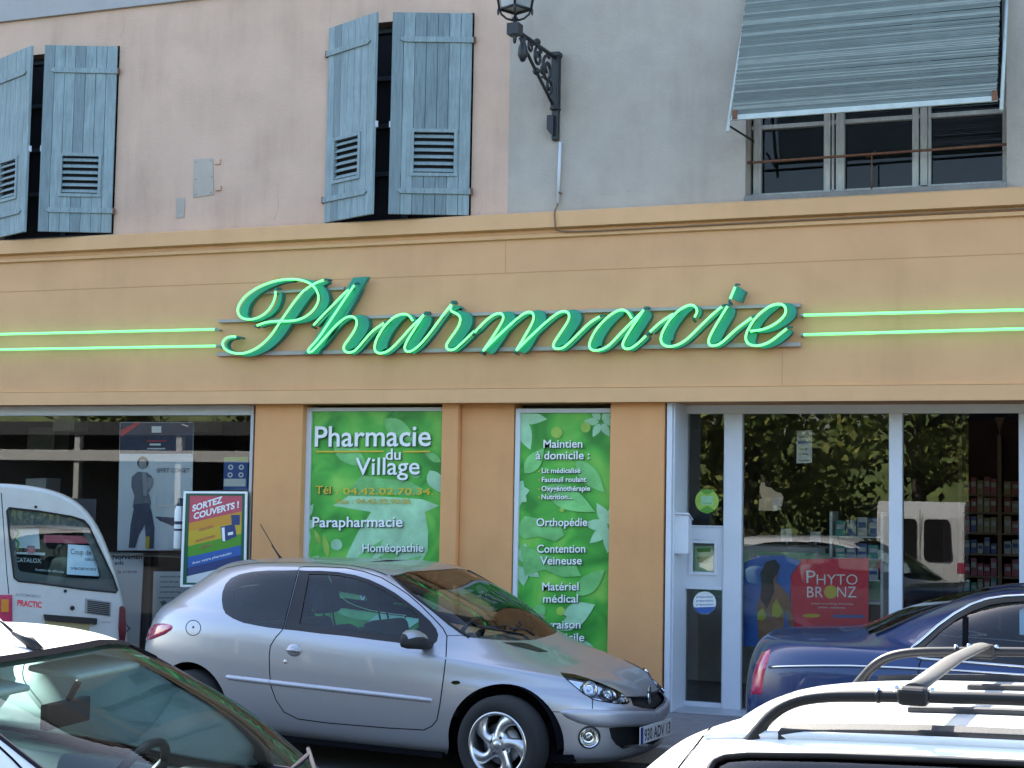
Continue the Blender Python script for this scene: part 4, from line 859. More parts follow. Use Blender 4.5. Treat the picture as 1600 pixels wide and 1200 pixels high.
class Body:
    "half car shell as a stack of closed plan outlines; u runs rear centre - right side - front centre, v from sill to roof ridge"
    NU, NV = 260, 200
    def __init__(s, levels, xc, loc, yaw):
        s.LV = np.array(levels, float); K = len(levels); s.K = K; s.xc = xc; s.M = Matrix.Translation(loc) @ Matrix.Rotation(yaw, 4, 'Z'); s.Mi = s.M.inverted(); s.loc = loc; s.yaw = yaw
        vv = np.linspace(0, K - 1, s.NV); prm = [pchip(range(K), s.LV[:, k], vv) for k in range(len(KEYS))]
        U = np.linspace(0, 1, s.NU); P = np.zeros((s.NV, s.NU, 3)); th = np.linspace(0, math.pi / 2, 500)
        for j in range(s.NV):
            q = dict(zip(KEYS, [p[j] for p in prm])); w = max(q['w'], .012); ar, af = xc - q['xr'], q['xf'] - xc
            c, sn = np.clip(np.cos(th), 0, 1), np.sin(th)
            xr = xc - ar * c ** (2 / q['nr']); yr = -w * sn ** (2 / q['nr']); xf = xc + af * c[::-1] ** (2 / q['nf']); yf = -w * sn[::-1] ** (2 / q['nf'])
            def rs(x, y, t):
                L = np.concatenate([[0], np.cumsum(np.hypot(np.diff(x), np.diff(y)))]); L /= L[-1]; return np.interp(t, L, x), np.interp(t, L, y)
            a = U <= .5; x1, y1 = rs(xr, yr, U[a] * 2); x2, y2 = rs(xf, yf, (U[~a] - .5) * 2)
            P[j, a, 0], P[j, a, 1] = x1, y1; P[j, ~a, 0], P[j, ~a, 1] = x2, y2
            ur = max(.02, .5 * w / (w + ar)); uf = min(.98, 1 - .5 * w / (w + af))
            P[j, :, 2] = pchip([0, ur, .5, uf, 1], [q['zr'], q['zsr'], q['zsm'], q['zsf'], q['zf']], U)
        s.P = P
        du = np.gradient(P, axis=1); dv = np.gradient(P, axis=0); N = np.cross(du, dv); N /= (np.linalg.norm(N, axis=2, keepdims=True) + 1e-12)
        N[:, 0, 1] = 0; N[:, -1, 1] = 0; N /= (np.linalg.norm(N, axis=2, keepdims=True) + 1e-12)
        if N[s.NV // 3, s.NU // 2, 1] > 0: N = -N
        N[int(s.NV * .965):] = (0, 0, 1)
        s.N = N
        fs = []
        for j in range(s.NV - 1):
            for i in range(s.NU - 1):
                a = j * s.NU + i; fs += [(a, a + 1, a + s.NU + 1), (a, a + s.NU + 1, a + s.NU)]
        s.bvh = BVHTree.FromPolygons([tuple(p) for p in P.reshape(-1, 3)], fs)
    def at(s, uv, off=0., which=None):
        u = np.clip(uv[0], 0, 1) * (s.NU - 1); v = np.clip(uv[1], 0, 1) * (s.NV - 1); i = min(int(u), s.NU - 2); j = min(int(v), s.NV - 2); a, b = u - i, v - j
        f = lambda A: (A[j, i] * (1 - a) + A[j, i + 1] * a) * (1 - b) + (A[j + 1, i] * (1 - a) + A[j + 1, i + 1] * a) * b
        n = f(s.N); n = n / (np.linalg.norm(n) + 1e-12); return f(s.P) + n * off, n
    def _uv(s, loc, idx):
        c = idx // 2; j, i = divmod(c, s.NU - 1); p = np.array(loc)
        A, B, C, D = s.P[j, i], s.P[j, i + 1], s.P[j + 1, i], s.P[j + 1, i + 1]
        a = b = .5
        for _ in range(4):
            q = (A * (1 - a) + B * a) * (1 - b) + (C * (1 - a) + D * a) * b; eu = (B - A) * (1 - b) + (D - C) * b; ev = (C - A) * (1 - a) + (D - B) * a
            G = np.array([[eu @ eu, eu @ ev], [eu @ ev, ev @ ev]]) + np.eye(2) * 1e-12; r = np.array([eu @ (p - q), ev @ (p - q)]); d = np.linalg.solve(G, r); a, b = np.clip(a + d[0], -.2, 1.2), np.clip(b + d[1], -.2, 1.2)
        return np.array([(i + a) / (s.NU - 1), (j + b) / (s.NV - 1)])
    def hit(s, o, d):
        o = Vector(o); d = Vector(d).normalized(); loc, n, idx, dist = s.bvh.ray_cast(o, d)
        if loc is None:
            best = None; D0 = (Vector((s.xc, 0, .7)) - o).length
            for t in np.linspace(D0 - 3.2, D0 + 3.2, 90):
                l, n, k, ds = s.bvh.find_nearest(o + d * t)
                if best is None or ds < best[0]: best = (ds, l, k)
            loc, idx = best[1], best[2]
        return s._uv(loc, idx)
    def px(s, p):
        o = s.Mi @ Vector(CP); d = s.Mi.to_3x3() @ Vector(ray(*p)); return s.hit(o, d)
    def side(s, x, z): return s.hit((x, -4, z), (0, 1, 0))
    def pxl(s, pts, step=6., close=True):
        "pixel polyline -> uv polyline, densely sampled"
        o = []; n = len(pts)
        for i in range(n if close else n - 1):
            a, b = np.array(pts[i], float), np.array(pts[(i + 1) % n], float); k = max(1, int(np.linalg.norm(b - a) / step))
            o += [s.px(a + (b - a) * t / k) for t in range(k)]
        if not close: o.append(s.px(pts[-1]))
        return o
SU, SV = 4.4, 2.6
def inside(p, poly):
    c = False; n = len(poly); j = n - 1; x, y = p
    for i in range(n):
        a, b = poly[i], poly[j]
        if (a[1] > y) != (b[1] > y) and x < (b[0] - a[0]) * (y - a[1]) / (b[1] - a[1]) + a[0]: c = not c
        j = i
    return c
def bdist(p, poly):
    P = np.array(poly) * (SU, SV); Q = np.roll(P, -1, 0); d = Q - P; p = np.array(p) * (SU, SV)
    t = np.clip(((p - P) * d).sum(1) / ((d * d).sum(1) + 1e-12), 0, 1); return np.sqrt((((P + d * t[:, None]) - p) ** 2).sum(1).min())
def cut(B, regions, nu=84, nv=60, refine={}):
    "triangulate the (u,v) domain with the region outlines as constraints; returns {region: [uv triangles]}"
    pts = [(u, v) for u in np.linspace(0, 1, nu) for v in np.linspace(0, 1, nv)]; edges = []
    for nm, poly in regions:
        k = len(pts); n = len(poly); pts += [(min(max(p[0], 0), 1), min(max(p[1], 0), 1)) for p in poly]; edges += [(k + i, k + (i + 1) % n) for i in range(n)]
        st = refine.get(nm)
        if st:
            a = np.array(poly); lo, hi = a.min(0), a.max(0)
            for u in np.arange(lo[0], hi[0], st / SU):
                for v in np.arange(lo[1], hi[1], st / SV):
                    if inside((u, v), poly): pts.append((u, v))
    cs = [Vector((p[0] * SU, p[1] * SV)) for p in pts]
    vo, eo, fo, *_ = geometry.delaunay_2d_cdt(cs, edges, [], 0, 2e-4)
    vo = [(p[0] / SU, p[1] / SV) for p in vo]; out = {}
    bb = [(nm, poly, np.array(poly).min(0), np.array(poly).max(0)) for nm, poly in regions]
    for f in fo:
        f = list(f)
        for t in range(1, len(f) - 1):
            tri = (f[0], f[t], f[t + 1]); c = np.mean([vo[i] for i in tri], 0); r = 'body'
            for nm, poly, lo, hi in bb:
                if lo[0] <= c[0] <= hi[0] and lo[1] <= c[1] <= hi[1] and inside(c, poly): r = nm; break
            out.setdefault(r, []).append(tri)
    return vo, out
def shell(name, B, vo, tris, mats, parent, off=0., side='both', bulge=None, extra=None, lining=None, skip_left=()):
    "mesh part from shell triangles; side right / left / both; bulge = (height, width, outline)"
    ids = sorted({i for t in tris for i in t}); mp = {i: k for k, i in enumerate(ids)}; V = []; Nn = []
    for i in ids:
        o = off
        if bulge: h, w, poly = bulge; d = min(1, bdist(vo[i], poly) / w); o += h * math.sqrt(max(0, 1 - (1 - d) ** 2))
        p, n = B.at(vo[i], o); V.append(p); Nn.append(n)
    V = np.array(V); Nn = np.array(Nn); vs = []; fs = []; mi = []; nn = []
    for sd in ((1, -1) if side == 'both' else ((1,) if side == 'right' else (-1,))):
        o = len(vs)
        loc = []
        for q, (p, n) in enumerate(zip(V, Nn)):
            if sd < 0 and side == 'both' and abs(p[1]) < 1e-5: loc.append(q); continue      # shared vertex on the centre line
            loc.append(len(vs)); vs.append((p[0], p[1] * sd, p[2])); nn.append((n[0], n[1] * sd, n[2]))
        for t in tris:
            if sd < 0 and t in skip_left: continue
            a, b, c = (loc[mp[i]] for i in t); P_ = [np.array(vs[x]) for x in (a, b, c)]; g = np.cross(P_[1] - P_[0], P_[2] - P_[0])
            if np.linalg.norm(g) < 1e-10: continue
            fs.append((a, b, c) if g @ np.array(nn[a]) > 0 else (a, c, b)); mi.append(0)
    if lining:
        m, vmin = lining; o0 = len(vs); k0 = len(fs)
        base = list(zip(list(vs), list(nn))); idv = {}
        L = []
        for (p, n) in base: L.append(tuple(np.array(p) - np.array(n) * .022))
        keep = [f for f in fs if all(base[i][0][2] > vmin for i in f)]
        vs += L; nn += [tuple(-np.array(n)) for (_, n) in base]
        for f in keep: fs.append((f[0] + o0, f[2] + o0, f[1] + o0)); mi.append(m)
    if extra:
        for (ev, ef, em, en) in extra:
            o = len(vs); vs += [tuple(p) for p in ev]; nn += [tuple(x) for x in en]; fs += [tuple(i + o for i in f) for f in ef]; mi += [em] * len(ef)
    me = bpy.data.meshes.new(name); me.from_pydata(vs, [], fs)
    for m in (mats if isinstance(mats, (list, tuple)) else [mats]): me.materials.append(MT[m])
    me.polygons.foreach_set('material_index', mi); me.polygons.foreach_set('use_smooth', [True] * len(fs))
    nz_ = [tuple(np.array(n) / (np.linalg.norm(n) + 1e-12)) for n in nn]
    if bulge is None: me.normals_split_custom_set_from_vertices(nz_)
    me.update(); ob = bpy.data.objects.new(name, me); COL.objects.link(ob)
    if parent: ob.parent = parent
    if bulge is not None:
        w_ = ob.modifiers.new('weld', 'WELD'); w_.merge_threshold = 1e-4
    return ob
def seam(B, line, wd=.006, m=1, off=.0012, sides=(1, -1)):
    "thin dark ribbon along a uv line"
    out = []; P = [B.at(p, off) for p in line]; n = len(P)
    for sd in sides:
        vs = []; nn = []; fs = []
        for i in range(n):
            t = P[min(i + 1, n - 1)][0] - P[max(i - 1, 0)][0]; b = np.cross(P[i][1], t); b = b / (np.linalg.norm(b) + 1e-12) * wd / 2
            for q in (P[i][0] - b, P[i][0] + b): vs.append((q[0], q[1] * sd, q[2])); nn.append((P[i][1][0], P[i][1][1] * sd, P[i][1][2]))
        for i in range(n - 1): q = (2 * i, 2 * i + 1, 2 * i + 3, 2 * i + 2); fs.append(q if np.cross(np.array(vs[q[1]]) - vs[q[0]], np.array(vs[q[3]]) - vs[q[0]]) @ np.array(nn[q[0]]) > 0 else q[::-1])
        out.append((vs, fs, m, nn))
    return out
def on_shell(B, line, r, parent, name, m, off=0., side='right', n=6):
    mb = MB(); sd = 1 if side == 'right' else -1; mb.tube([(p[0], p[1] * sd, p[2]) for p in (B.at(q, off)[0] for q in line)], r, n); return mb.build(name, m, parent)
mat('car_silver', (.36, .37, .40), .36, metal=.65, coat=.6, flake=.02); mat('silver_plastic', (.40, .41, .45), .42, metal=.5)
mat('car_white', (.74, .75, .74), .3, coat=.6, nz=.02, ns=3); mat('car_blue', (.003, .024, .10), .26, metal=.0, coat=.5)
mat('van_white', (.50, .52, .51), .38, coat=.4, nz=.05, ns=4, nz2=.08, ns2=2)
mat('trim_black', (.010, .010, .012), .45, spec=.35); mat('trim_soft', (.02, .02, .022), .7, bump=.2, bs=200); mat('rubber', (.014, .014, .015), .85, bump=.25, bs=90); mat('gap', (.008, .008, .01), .9, spec=0.)
mat('chrome', (.62, .63, .65), .12, metal=1.); mat('alloy', (.56, .57, .58), .28, metal=.9, coat=.5); mat('alloy_dark', (.06, .06, .065), .5, metal=.5); mat('brake', (.25, .25, .25), .4, metal=.9)
mat('seat_cloth', (.030, .033, .042), .9, nz=.2, ns=40); mat('cabin_dark', (.018, .018, .02), .8); mat('cabin_light', (.30, .31, .30), .85, nz=.06, ns=5); mat('dash_grey', (.085, .095, .10), .8)
mat('lens_red', (.42, .03, .09), .12, spec=.7, coat=1., nz=.2, ns=9); mat('lens_dark', (.10, .008, .02), .15, coat=1.); mat('lens_amber', (.6, .22, .03), .15, coat=1.); mat('reflector', (.72, .74, .76), .16, metal=1., nz=.15, ns=30)
mat('plate_white', (.68, .70, .70), .4); mat('plate_blue', (.01, .03, .2), .4)
glass('car_glass', (.70, .85, .94), 1.5, gain=1.2); glass('car_glass_dark', (.70, .82, .86), 1.5, gain=1.3); glass('lens_clear', (.95, .97, .97), 1.5, gain=1.0); glass('screen_glass', (.88, .95, .92), 1.5, gain=1.1); glass('screen_clear', (.84, .95, .91), 1.5, gain=.6)
def wheel(parent, x, y, z, r, rim_r, wd, style='swirl', side=-1, rot=0.):
    "tyre and alloy rim; side -1 faces local -y"
    w = bpy.data.objects.new('wheel', None); COL.objects.link(w); w.parent = parent; w.location = (x, y, z)
    M = Matrix.Rotation(R_(90) * (1 if side < 0 else -1), 4, 'X')     # local +z of the lathe points outwards
    mb = MB(); h = wd / 2
    mb.lathe([(rim_r - .012, -h), (r - .045, -h), (r - .012, -h + .02), (r, -h + .05), (r, h - .05), (r - .012, h - .018), (r - .045, h - .002), (rim_r + .02, h - .004), (rim_r, h - .014), (rim_r - .012, h - .02)], M, 56)
    mb.build('tyre', 'rubber', w)
    mb = MB(); mb.lathe([(rim_r, h - .012), (rim_r - .006, h - .006), (rim_r - .018, h - .010), (rim_r - .026, h - .045), (rim_r - .03, -h + .02)], M, 56)
    c0 = h - .02
    if style == 'swirl':
        for k in range(5):
            a0 = rot + 2 * math.pi * k / 5; L = []; Rr = []
            for t in np.linspace(0, 1, 9):
                rr = .05 + (rim_r - .022 - .05) * t; a = a0 - .50 * t ** 1.5; wdt = .046 - .016 * math.sin(math.pi * min(1, t * 1.25)) + .03 * t ** 3
                z = c0 + .004 - .022 * (1 - t) * 0 - .012 * t * t
                dl = np.array([math.cos(a), math.sin(a)]) * rr; tn = np.array([-math.sin(a), math.cos(a)])
                L.append((*(dl - tn * wdt), z - .004)); Rr.append((*(dl + tn * wdt * .72), z - .004)); 
            mid = [((a[0] + b[0]) / 2, (a[1] + b[1]) / 2, a[2] + .012) for a, b in zip(L, Rr)]; n = len(L)
            vs = [M @ Vector(p) for p in L + mid + Rr + [(p[0], p[1], p[2] - .035) for p in L] + [(p[0], p[1], p[2] - .035) for p in Rr]]
            f = [];
            for i in range(n - 1): f += [(i, i + 1, n + i + 1, n + i), (n + i, n + i + 1, 2 * n + i + 1, 2 * n + i), (3 * n + i, 3 * n + i + 1, i + 1, i), (2 * n + i, 2 * n + i + 1, 4 * n + i + 1, 4 * n + i)]
            mb.add(vs, f, 0, True)
        mb.lathe([(0, c0 + .006), (.035, c0 + .007), (.075, c0 - .002), (.085, c0 - .03)], M, 30)
        for k in range(4):
            a = rot + math.pi / 4 + k * math.pi / 2; mb.lathe([(.0, 0), (.010, 0), (.011, .006), (0, .006)], M @ Matrix.Translation((.052 * math.cos(a), .052 * math.sin(a), c0 + .002)), 8, 1)
        mb.lathe([(.028, c0 + .0075), (.026, c0 + .010), (0, c0 + .011)], M, 20)
    else:
        mb.lathe([(0, c0), (.06, c0 + .004), (rim_r - .03, c0 - .018), (rim_r - .02, c0 - .004)], M, 40)
    mb.build('rim', ['alloy', 'alloy_dark'], w)
    mb = MB(); mb.lathe([(0, c0 - .06), (.13, c0 - .06), (.13, c0 - .075), (0, c0 - .075)], M, 36); mb.lathe([(0, -h + .03), (rim_r - .02, -h + .03)], M, 30, 1); mb.build('brake_disc', ['brake', 'gap'], w)
    return w
def rbox(name, parent, x0, x1, y0, y1, z0, z1, m, bev=.05, M=None):
    mb = MB(); mb.box(x0, x1, y0, y1, z0, z1, 0, M); o = mb.build(name, m, parent, bevel=bev, seg=4); 
    for p in o.data.polygons: p.use_smooth = True
    return o
def seat(parent, x, y, z, m='seat_cloth', tilt=-14, headrest=True, w=.48, hh=.58):
    s = bpy.data.objects.new('seat', None); COL.objects.link(s); s.parent = parent; s.location = (x, y, z); T = Matrix.Rotation(R_(tilt), 4, 'Y')
    rbox('seat_cushion', s, -.02, .50, -w / 2, w / 2, -.16, .0, m, .05)
    rbox('seat_back', s, -.12, .03, -w / 2, w / 2, -.05, hh, m, .06, T)
    if headrest:
        rbox('headrest', s, -.10, .01, -.13, .13, hh + .09, hh + .30, m, .045, T)
        mb = MB()
        for sy in (-.055, .055): mb.tube([T @ Vector((-.045, sy, hh - .02)), T @ Vector((-.045, sy, hh + .12))], .007, 6)
        mb.build('headrest_post', 'trim_black', s)
    return s
def steering(parent, x, y, z, m='trim_black', r=.185, tilt=62):
    mb = MB(); M = Matrix.Translation((x, y, z)) @ Matrix.Rotation(R_(-tilt), 4, 'Y')
    mb.tube([M @ Vector((r * math.cos(t), r * math.sin(t), 0)) for t in np.linspace(0, 2 * math.pi, 33)[:-1]], .016, 8, close=True)
    mb.lathe([(0, .02), (.06, .015), (.075, -.01), (.06, -.05), (0, -.06)], M, 20)
    for a in (0, 120, 240): t = R_(a + 60); mb.tube([M @ Vector((.05 * math.cos(t), .05 * math.sin(t), -.01)), M @ Vector((r * math.cos(t), r * math.sin(t), 0))], .016, 6)
    return mb.build('steering_wheel', m, parent)
def arch_poly(B, cx, cz, r, r2=None):
    o = []
    for t in np.linspace(math.pi * 1.02, -.02 * math.pi, 26): o.append(B.side(cx + r * math.cos(t), max(B.P[0, B.NU // 2, 2] + .005, cz + (r2 or r) * math.sin(t))))
    a, b = o[0], o[-1]; k = 6
    o += [np.array([b[0], max(0, b[1] * (1 - i / k))]) for i in range(1, k + 1)]
    o += [np.array([b[0] + (a[0] - b[0]) * i / 10, 0.0]) for i in range(1, 11)]
    o += [np.array([a[0], a[1] * i / k]) for i in range(1, k)]
    return o
def liner(parent, cx, cz, r, y0, y1, sides=(1, -1)):
    for sd in sides:
        mb = MB(); P_ = [(cx + r * math.cos(t), cz + r * math.sin(t)) for t in np.linspace(-.04, math.pi + .04, 22)]
        vs = [(x, sd * y0, z) for x, z in P_] + [(x, sd * y1, z) for x, z in P_]; n = len(P_); mb.add(vs, [(i, i + 1, n + i + 1, n + i) for i in range(n - 1)], 0, True); mb.flat([(x, sd * y1, z) for x, z in P_])
        mb.build('wheel_arch_liner', 'gap', parent)

# ---------------------------------------------------------------- silver three-door hatchback
HUBF = Wz(777.5, 1164, .292); HUBR = Wz(283, 1113.5, .292)
CYAW = math.atan2(HUBF[1] - HUBR[1], HUBF[0] - HUBR[0]); WB = 2.442
_l = Vector((-math.sin(CYAW), math.cos(CYAW), 0)); CLOC = Vector((HUBF[0], HUBF[1], 0)) + _l * .80
#        xr     zr    xf    zf    w    zsr   zsm   zsf   nr   nf
HATCH = [
 (-2.93, .20,  .60, .17, .735, .22, .19, .18, 4.0, 3.4),
 (-3.04, .26,  .68, .22, .790, .27, .25, .23, 4.2, 3.2),
 (-3.11, .38,  .71, .34, .815, .38, .36, .35, 4.4, 3.0),
 (-3.135, .52, .72, .48, .826, .54, .52, .50, 4.4, 2.9),
 (-3.13, .66,  .69, .535, .828, .70, .66, .59, 4.4, 2.8),
 (-3.09, .78,  .65, .575, .822, .84, .78, .635, 4.4, 2.7),
 (-3.06, .88,  .58, .625, .806, .94, .87, .705, 4.2, 2.8),
 (-3.02, .96,  .35, .71, .782, 1.00, .92, .76, 4.0, 3.2),
 (-2.96, 1.02, .04, .80, .764, 1.04, .95, .835, 3.8, 3.6),
 (-2.88, 1.08, -.14, .87, .745, 1.09, .995, .905, 3.8, 3.8),
 (-2.73, 1.19, -.47, 1.11, .688, 1.19, 1.13, 1.11, 3.8, 4.0),
 (-2.58, 1.295, -.83, 1.265, .612, 1.29, 1.275, 1.265, 3.8, 4.2),
 (-2.46, 1.333, -1.00, 1.322, .555, 1.333, 1.335, 1.325, 3.6, 4.0),
 (-2.30, 1.352, -1.20, 1.35, .44, 1.352, 1.357, 1.352, 3.0, 3.2),
 (-1.60, 1.37, -1.50, 1.37, .012, 1.37, 1.37, 1.37, 2.5, 2.5)]
hb = Body(HATCH, -1.35, CLOC, CYAW)
car = thing('silver_hatchback', 'silver three door hatchback with five spoke alloys parked in front of the green posters', 'car', CLOC, CYAW)
QG = [(466,890.8),(445,891.3),(420,891.3),(395,893.1),(373.8,897.5),(361.3,903.1),(352.5,912.5),(347.5,925),(346.5,937.5),(348.1,950),(352.5,958.8),(363.8,966.3),(380,973.1),(401.3,977.5),(420,980.6),(442.3,983.4)]
DF = [(467.5,891),(480,892),(500,891.9),(527.5,893.7),(555,898.5),(577,905.4),(599,915.7),(616.9,926),(637.5,941.1),(655.4,954.9),(671.9,970),(681.5,982.4),(684.9,992),(682.9,1001.6),(676,1007.8),(662.2,1009.2),(637.5,1007),(616.9,1003.7),(582.5,999.6),(541.2,994),(500,990),(463.8,985.4),(443.5,983.5)]
DG = [(482.5,896.5),(500,896.3),(527,898.3),(553,903.3),(574,910.2),(596,920.5),(614,931),(634,945.5),(650,958.5),(654,966),(653.5,990),(640,993),(612,990.5),(568,986),(500,979.5),(467.5,974.5)]
SEAM = [(466.3,890.6),(442.5,983),(431.3,995.3),(422.5,1009.4),(420.6,1025),(421.3,1050),(423.4,1071.9),(431.3,1093.8),(443.8,1112.5),(465.6,1123.4),(512.5,1129.7),(606.3,1137.5),(662.5,1140.6),(675,1134.4),(682.8,1125),(687.5,1100),(693.8,1053),(696.9,1025),(698.4,993.8),(692.5,982.4),(678.7,967.2),(658,946.6),(637.5,928.7),(616.9,915),(596.2,902.6),(568.7,893),(541,887.5),(500,885.4),(476,885.6),(468.8,886.3)]
HL = [(876.2,1051.2),(897.5,1053.8),(920,1060.5),(942.5,1069.5),(962,1077.8),(975.5,1086),(983.8,1096.5),(980,1099.5),(965,1099.5),(944,1096.5),(926,1092.8),(911,1083),(894.5,1069.5),(881,1057.5)]
RUB = [(874.7,1113),(882.5,1108.5),(905,1107.8),(950,1109.3),(995,1110.8),(1022,1111.2),(1036,1112.5),(1036,1132),(1020,1133.8),(995,1134),(950,1137),(927.5,1135.5),(905,1130.3),(885.5,1122)]
TL = [(270,979),(266,975.5),(254,974),(243,974.5),(234,982),(229.5,990),(226.5,1001),(229,1001),(243,997),(258,991),(268,984)]
MOLD = [(352,1056.5),(356,1054),(420,1061.6),(520,1073),(620,1084),(672,1090),(676,1094),(672,1098.3),(620,1092.4),(520,1081.4),(420,1070.2),(357,1062.5)]
reg = []
def addp(n, pts, step=5.): p = hb.pxl(pts, step); reg.append((n, p)); return p
addp('quarter_glass', QG); pDG = addp('door_glass', DG); addp('door_frame', DF)
# windscreen and rear window live in (u,v): A-pillar line from the photo, then the centre line
vL = lambda k: k / (hb.K - 1)
AP = hb.pxl([(733,996),(720,988),(702,975),(678.7,955.5),(651,934.5),(632,918.5),(616,904),(612,899.8)], 5, close=False)
apt = np.array(AP); vtop, vbot = apt[-1][1], apt[0][1]
ws = list(apt) + [np.array([apt[-1][0] + (1 - apt[-1][0]) * t, vtop + (vL(11.75) - vtop) * min(1, t * 3)]) for t in np.linspace(.06, 1, 12)] + [np.array([1, vL(11.75) + (vL(9.05) - vL(11.75)) * t]) for t in np.linspace(.1, 1, 8)] + [np.array([1 + (apt[0][0] - 1) * t, vL(9.05) + (vbot - vL(9.05)) * max(0, t * 2 - 1)]) for t in np.linspace(.08, .94, 12)]
reg.append(('windscreen', ws))
rw = [np.array(q) for q in [(0, vL(11.6)), (.05, vL(11.6)), (.10, vL(11.4)), (.125, vL(10.8)), (.13, vL(9.9)), (.115, vL(9.3)), (.06, vL(9.1)), (0, vL(9.1))]]
reg.append(('rear_window', rw))
pHL = addp('headlight', HL, 4); pRB = addp('rub_strip', RUB, 4); pTL = addp('tail_light', TL, 4); pMD = addp('side_moulding', MOLD, 4)
# front opening, grille and fog lamp
GR = [(984.5,1089),(1000,1087.2),(1020,1087.4),(1036,1090),(1036,1107),(1025,1108),(1004,1106.5),(989,1102.5)]
INT = [(951.5,1137.5),(975,1135.6),(1000,1135.2),(1034,1136),(1034,1150),(1032,1164),(1000,1166),(986,1166.5),(974,1171),(962,1163),(955,1153)]
def to_centre(p, k=None):
    "extend an outline whose right end reaches the symmetry line"
    a = np.array(p); return a
pGR = addp('upper_grille', GR, 4); pIN = addp('lower_intake', INT, 4)
FOG = disc((920.8, 1152), 16, 22, 12.5); pFG = addp('fog_lamp', FOG, 4)
IND = disc((712, 1066.5), 7, 14, 3.2); addp('side_indicator', IND, 3)
reg.append(('arch', arch_poly(hb, 0, .292, .368))); reg.append(('arch', arch_poly(hb, -WB, .292, .355)))
DR = hb.pxl(SEAM, 6); reg.append(('door', DR))
vo, T = cut(hb, reg, 96, 72, {'side_moulding': .012, 'rub_strip': .016, 'headlight': .02, 'tail_light': .02, 'fog_lamp': .016, 'windscreen': .05, 'door_glass': .05})
paint = 'car_silver'; ex = []
# the far side has deep side glass: the poster behind the car is seen through the cabin
def deep(n): return [t for t in T[n] if -2.5 < (q := hb.at(np.mean([vo[i] for i in t], 0))[0])[0] < -.50 and .80 < q[2] < 1.245 and q[1] < -.5]
DPB, DPD = deep('body'), deep('door')
ex += seam(hb, DR + DR[:1], .007)
ex += seam(hb, hb.pxl([(500,880),(548,883.4),(582.5,890),(604.5,899)], 5, False), .008); ex += seam(hb, hb.pxl([(500,880),(450,878.5),(400,880),(372,883.5),(352,888),(340,895)], 5, False), .008)
ex += seam(hb, hb.pxl(disc((302, 981), 11.6, 26, 11.8) + [(313.6, 981)], 3, False), .005)
ex += seam(hb, hb.pxl([(926,1092.8),(925.5,1107.5)], 3, False), .005); ex += seam(hb, hb.pxl([(874.7,1112.5),(848,1111.5)], 3, False), .005)
ex += seam(hb, hb.pxl([(698.4,993.5),(720,992.5),(731,995)], 3, False), .004)
ex += seam(hb, hb.pxl(HL + HL[:1], 4, False), .006)
body = shell('body', hb, vo, T['body'], [paint, 'gap', 'cabin_dark'], car, extra=ex, lining=(2, .80), skip_left=set(DPB))
for sd in ('right', 'left'):
    d = shell('door', hb, vo, T['door'], [paint, 'gap', 'cabin_dark'], car, side=sd, lining=(2, .5), skip_left=set(DPD))
    if sd == 'right': shell('window_frame', hb, vo, T['door_frame'], 'trim_black', d, -.003, side=sd); shell('door_glass', hb, vo, T['door_glass'], 'car_glass', d, -.008, side=sd)
    else: shell('door_glass', hb, vo, T['door_glass'] + T['door_frame'] + DPD + DPB, 'car_glass', d, -.006, side=sd)
    shell('quarter_window', hb, vo, T['quarter_glass'], 'car_glass_dark', car, .0005, side=sd)
    shell('headlight', hb, vo, T['headlight'], 'lens_clear', car, .002, side=sd); shell('headlight_reflector', hb, vo, T['headlight'], 'reflector', car, -.014, side=sd)
    shell('tail_light', hb, vo, T['tail_light'], 'lens_red', car, .001, side=sd, bulge=(.008, .03, pTL))
    mo = shell('side_moulding', hb, vo, T['side_moulding'], 'silver_plastic', car, 0, side=sd, bulge=(.016, .018, pMD))
    shell('fog_lamp', hb, vo, T['fog_lamp'], 'lens_clear', car, .002, side=sd); shell('fog_reflector', hb, vo, T['fog_lamp'], 'trim_black', car, -.03, side=sd)
    shell('side_indicator', hb, vo, T['side_indicator'], 'lens_clear', car, .003, side=sd)
shell('rub_strip', hb, vo, T['rub_strip'], 'silver_plastic', car, 0, bulge=(.022, .05, pRB))
shell('windscreen', hb, vo, T['windscreen'], 'screen_glass', car, -.002); shell('rear_window', hb, vo, T['rear_window'], 'car_glass_dark', car, 0)
shell('upper_grille', hb, vo, T['upper_grille'], 'trim_black', car, -.02); shell('lower_intake', hb, vo, T['lower_intake'], 'trim_black', car, -.03)
# black surround of the windscreen and screen wipers
wl = [p for p in ws]; on_shell(hb, list(apt), .009, car, 'screen_seal', 'trim_black', .001); on_shell(hb, list(apt), .009, car, 'screen_seal', 'trim_black', .001, 'left')
mb = MB()
for (a, b, c) in (((.955, 9.15), (.90, 9.3), (.84, 9.42)), ((1.0, 9.12), (.99, 9.3), (.93, 9.35))):
    q = [hb.at((p[0], vL(p[1])), .02)[0] for p in (a, b, c)]; mb.tube(q, .008, 6); mb.tube([hb.at((c[0] + .02, vL(c[1])), .014)[0], hb.at((b[0] + .03, vL(9.42)), .012)[0], hb.at((a[0], vL(9.5)), .012)[0]], .006, 5)
mb.build('wiper', 'trim_black', car)
# bonnet grille slots by the screen
mb = MB(); q = hb.pxl([(785.6,1004),(815,1004.5),(826,1006.5),(857,1018.5),(842,1018.8),(808,1010.5)], 5)
c0 = np.mean(q, 0)
vs = [hb.at(p, .0025)[0] for p in q]; mb.flat(vs); mb.build_each('bonnet_vent', 'trim_black', car)
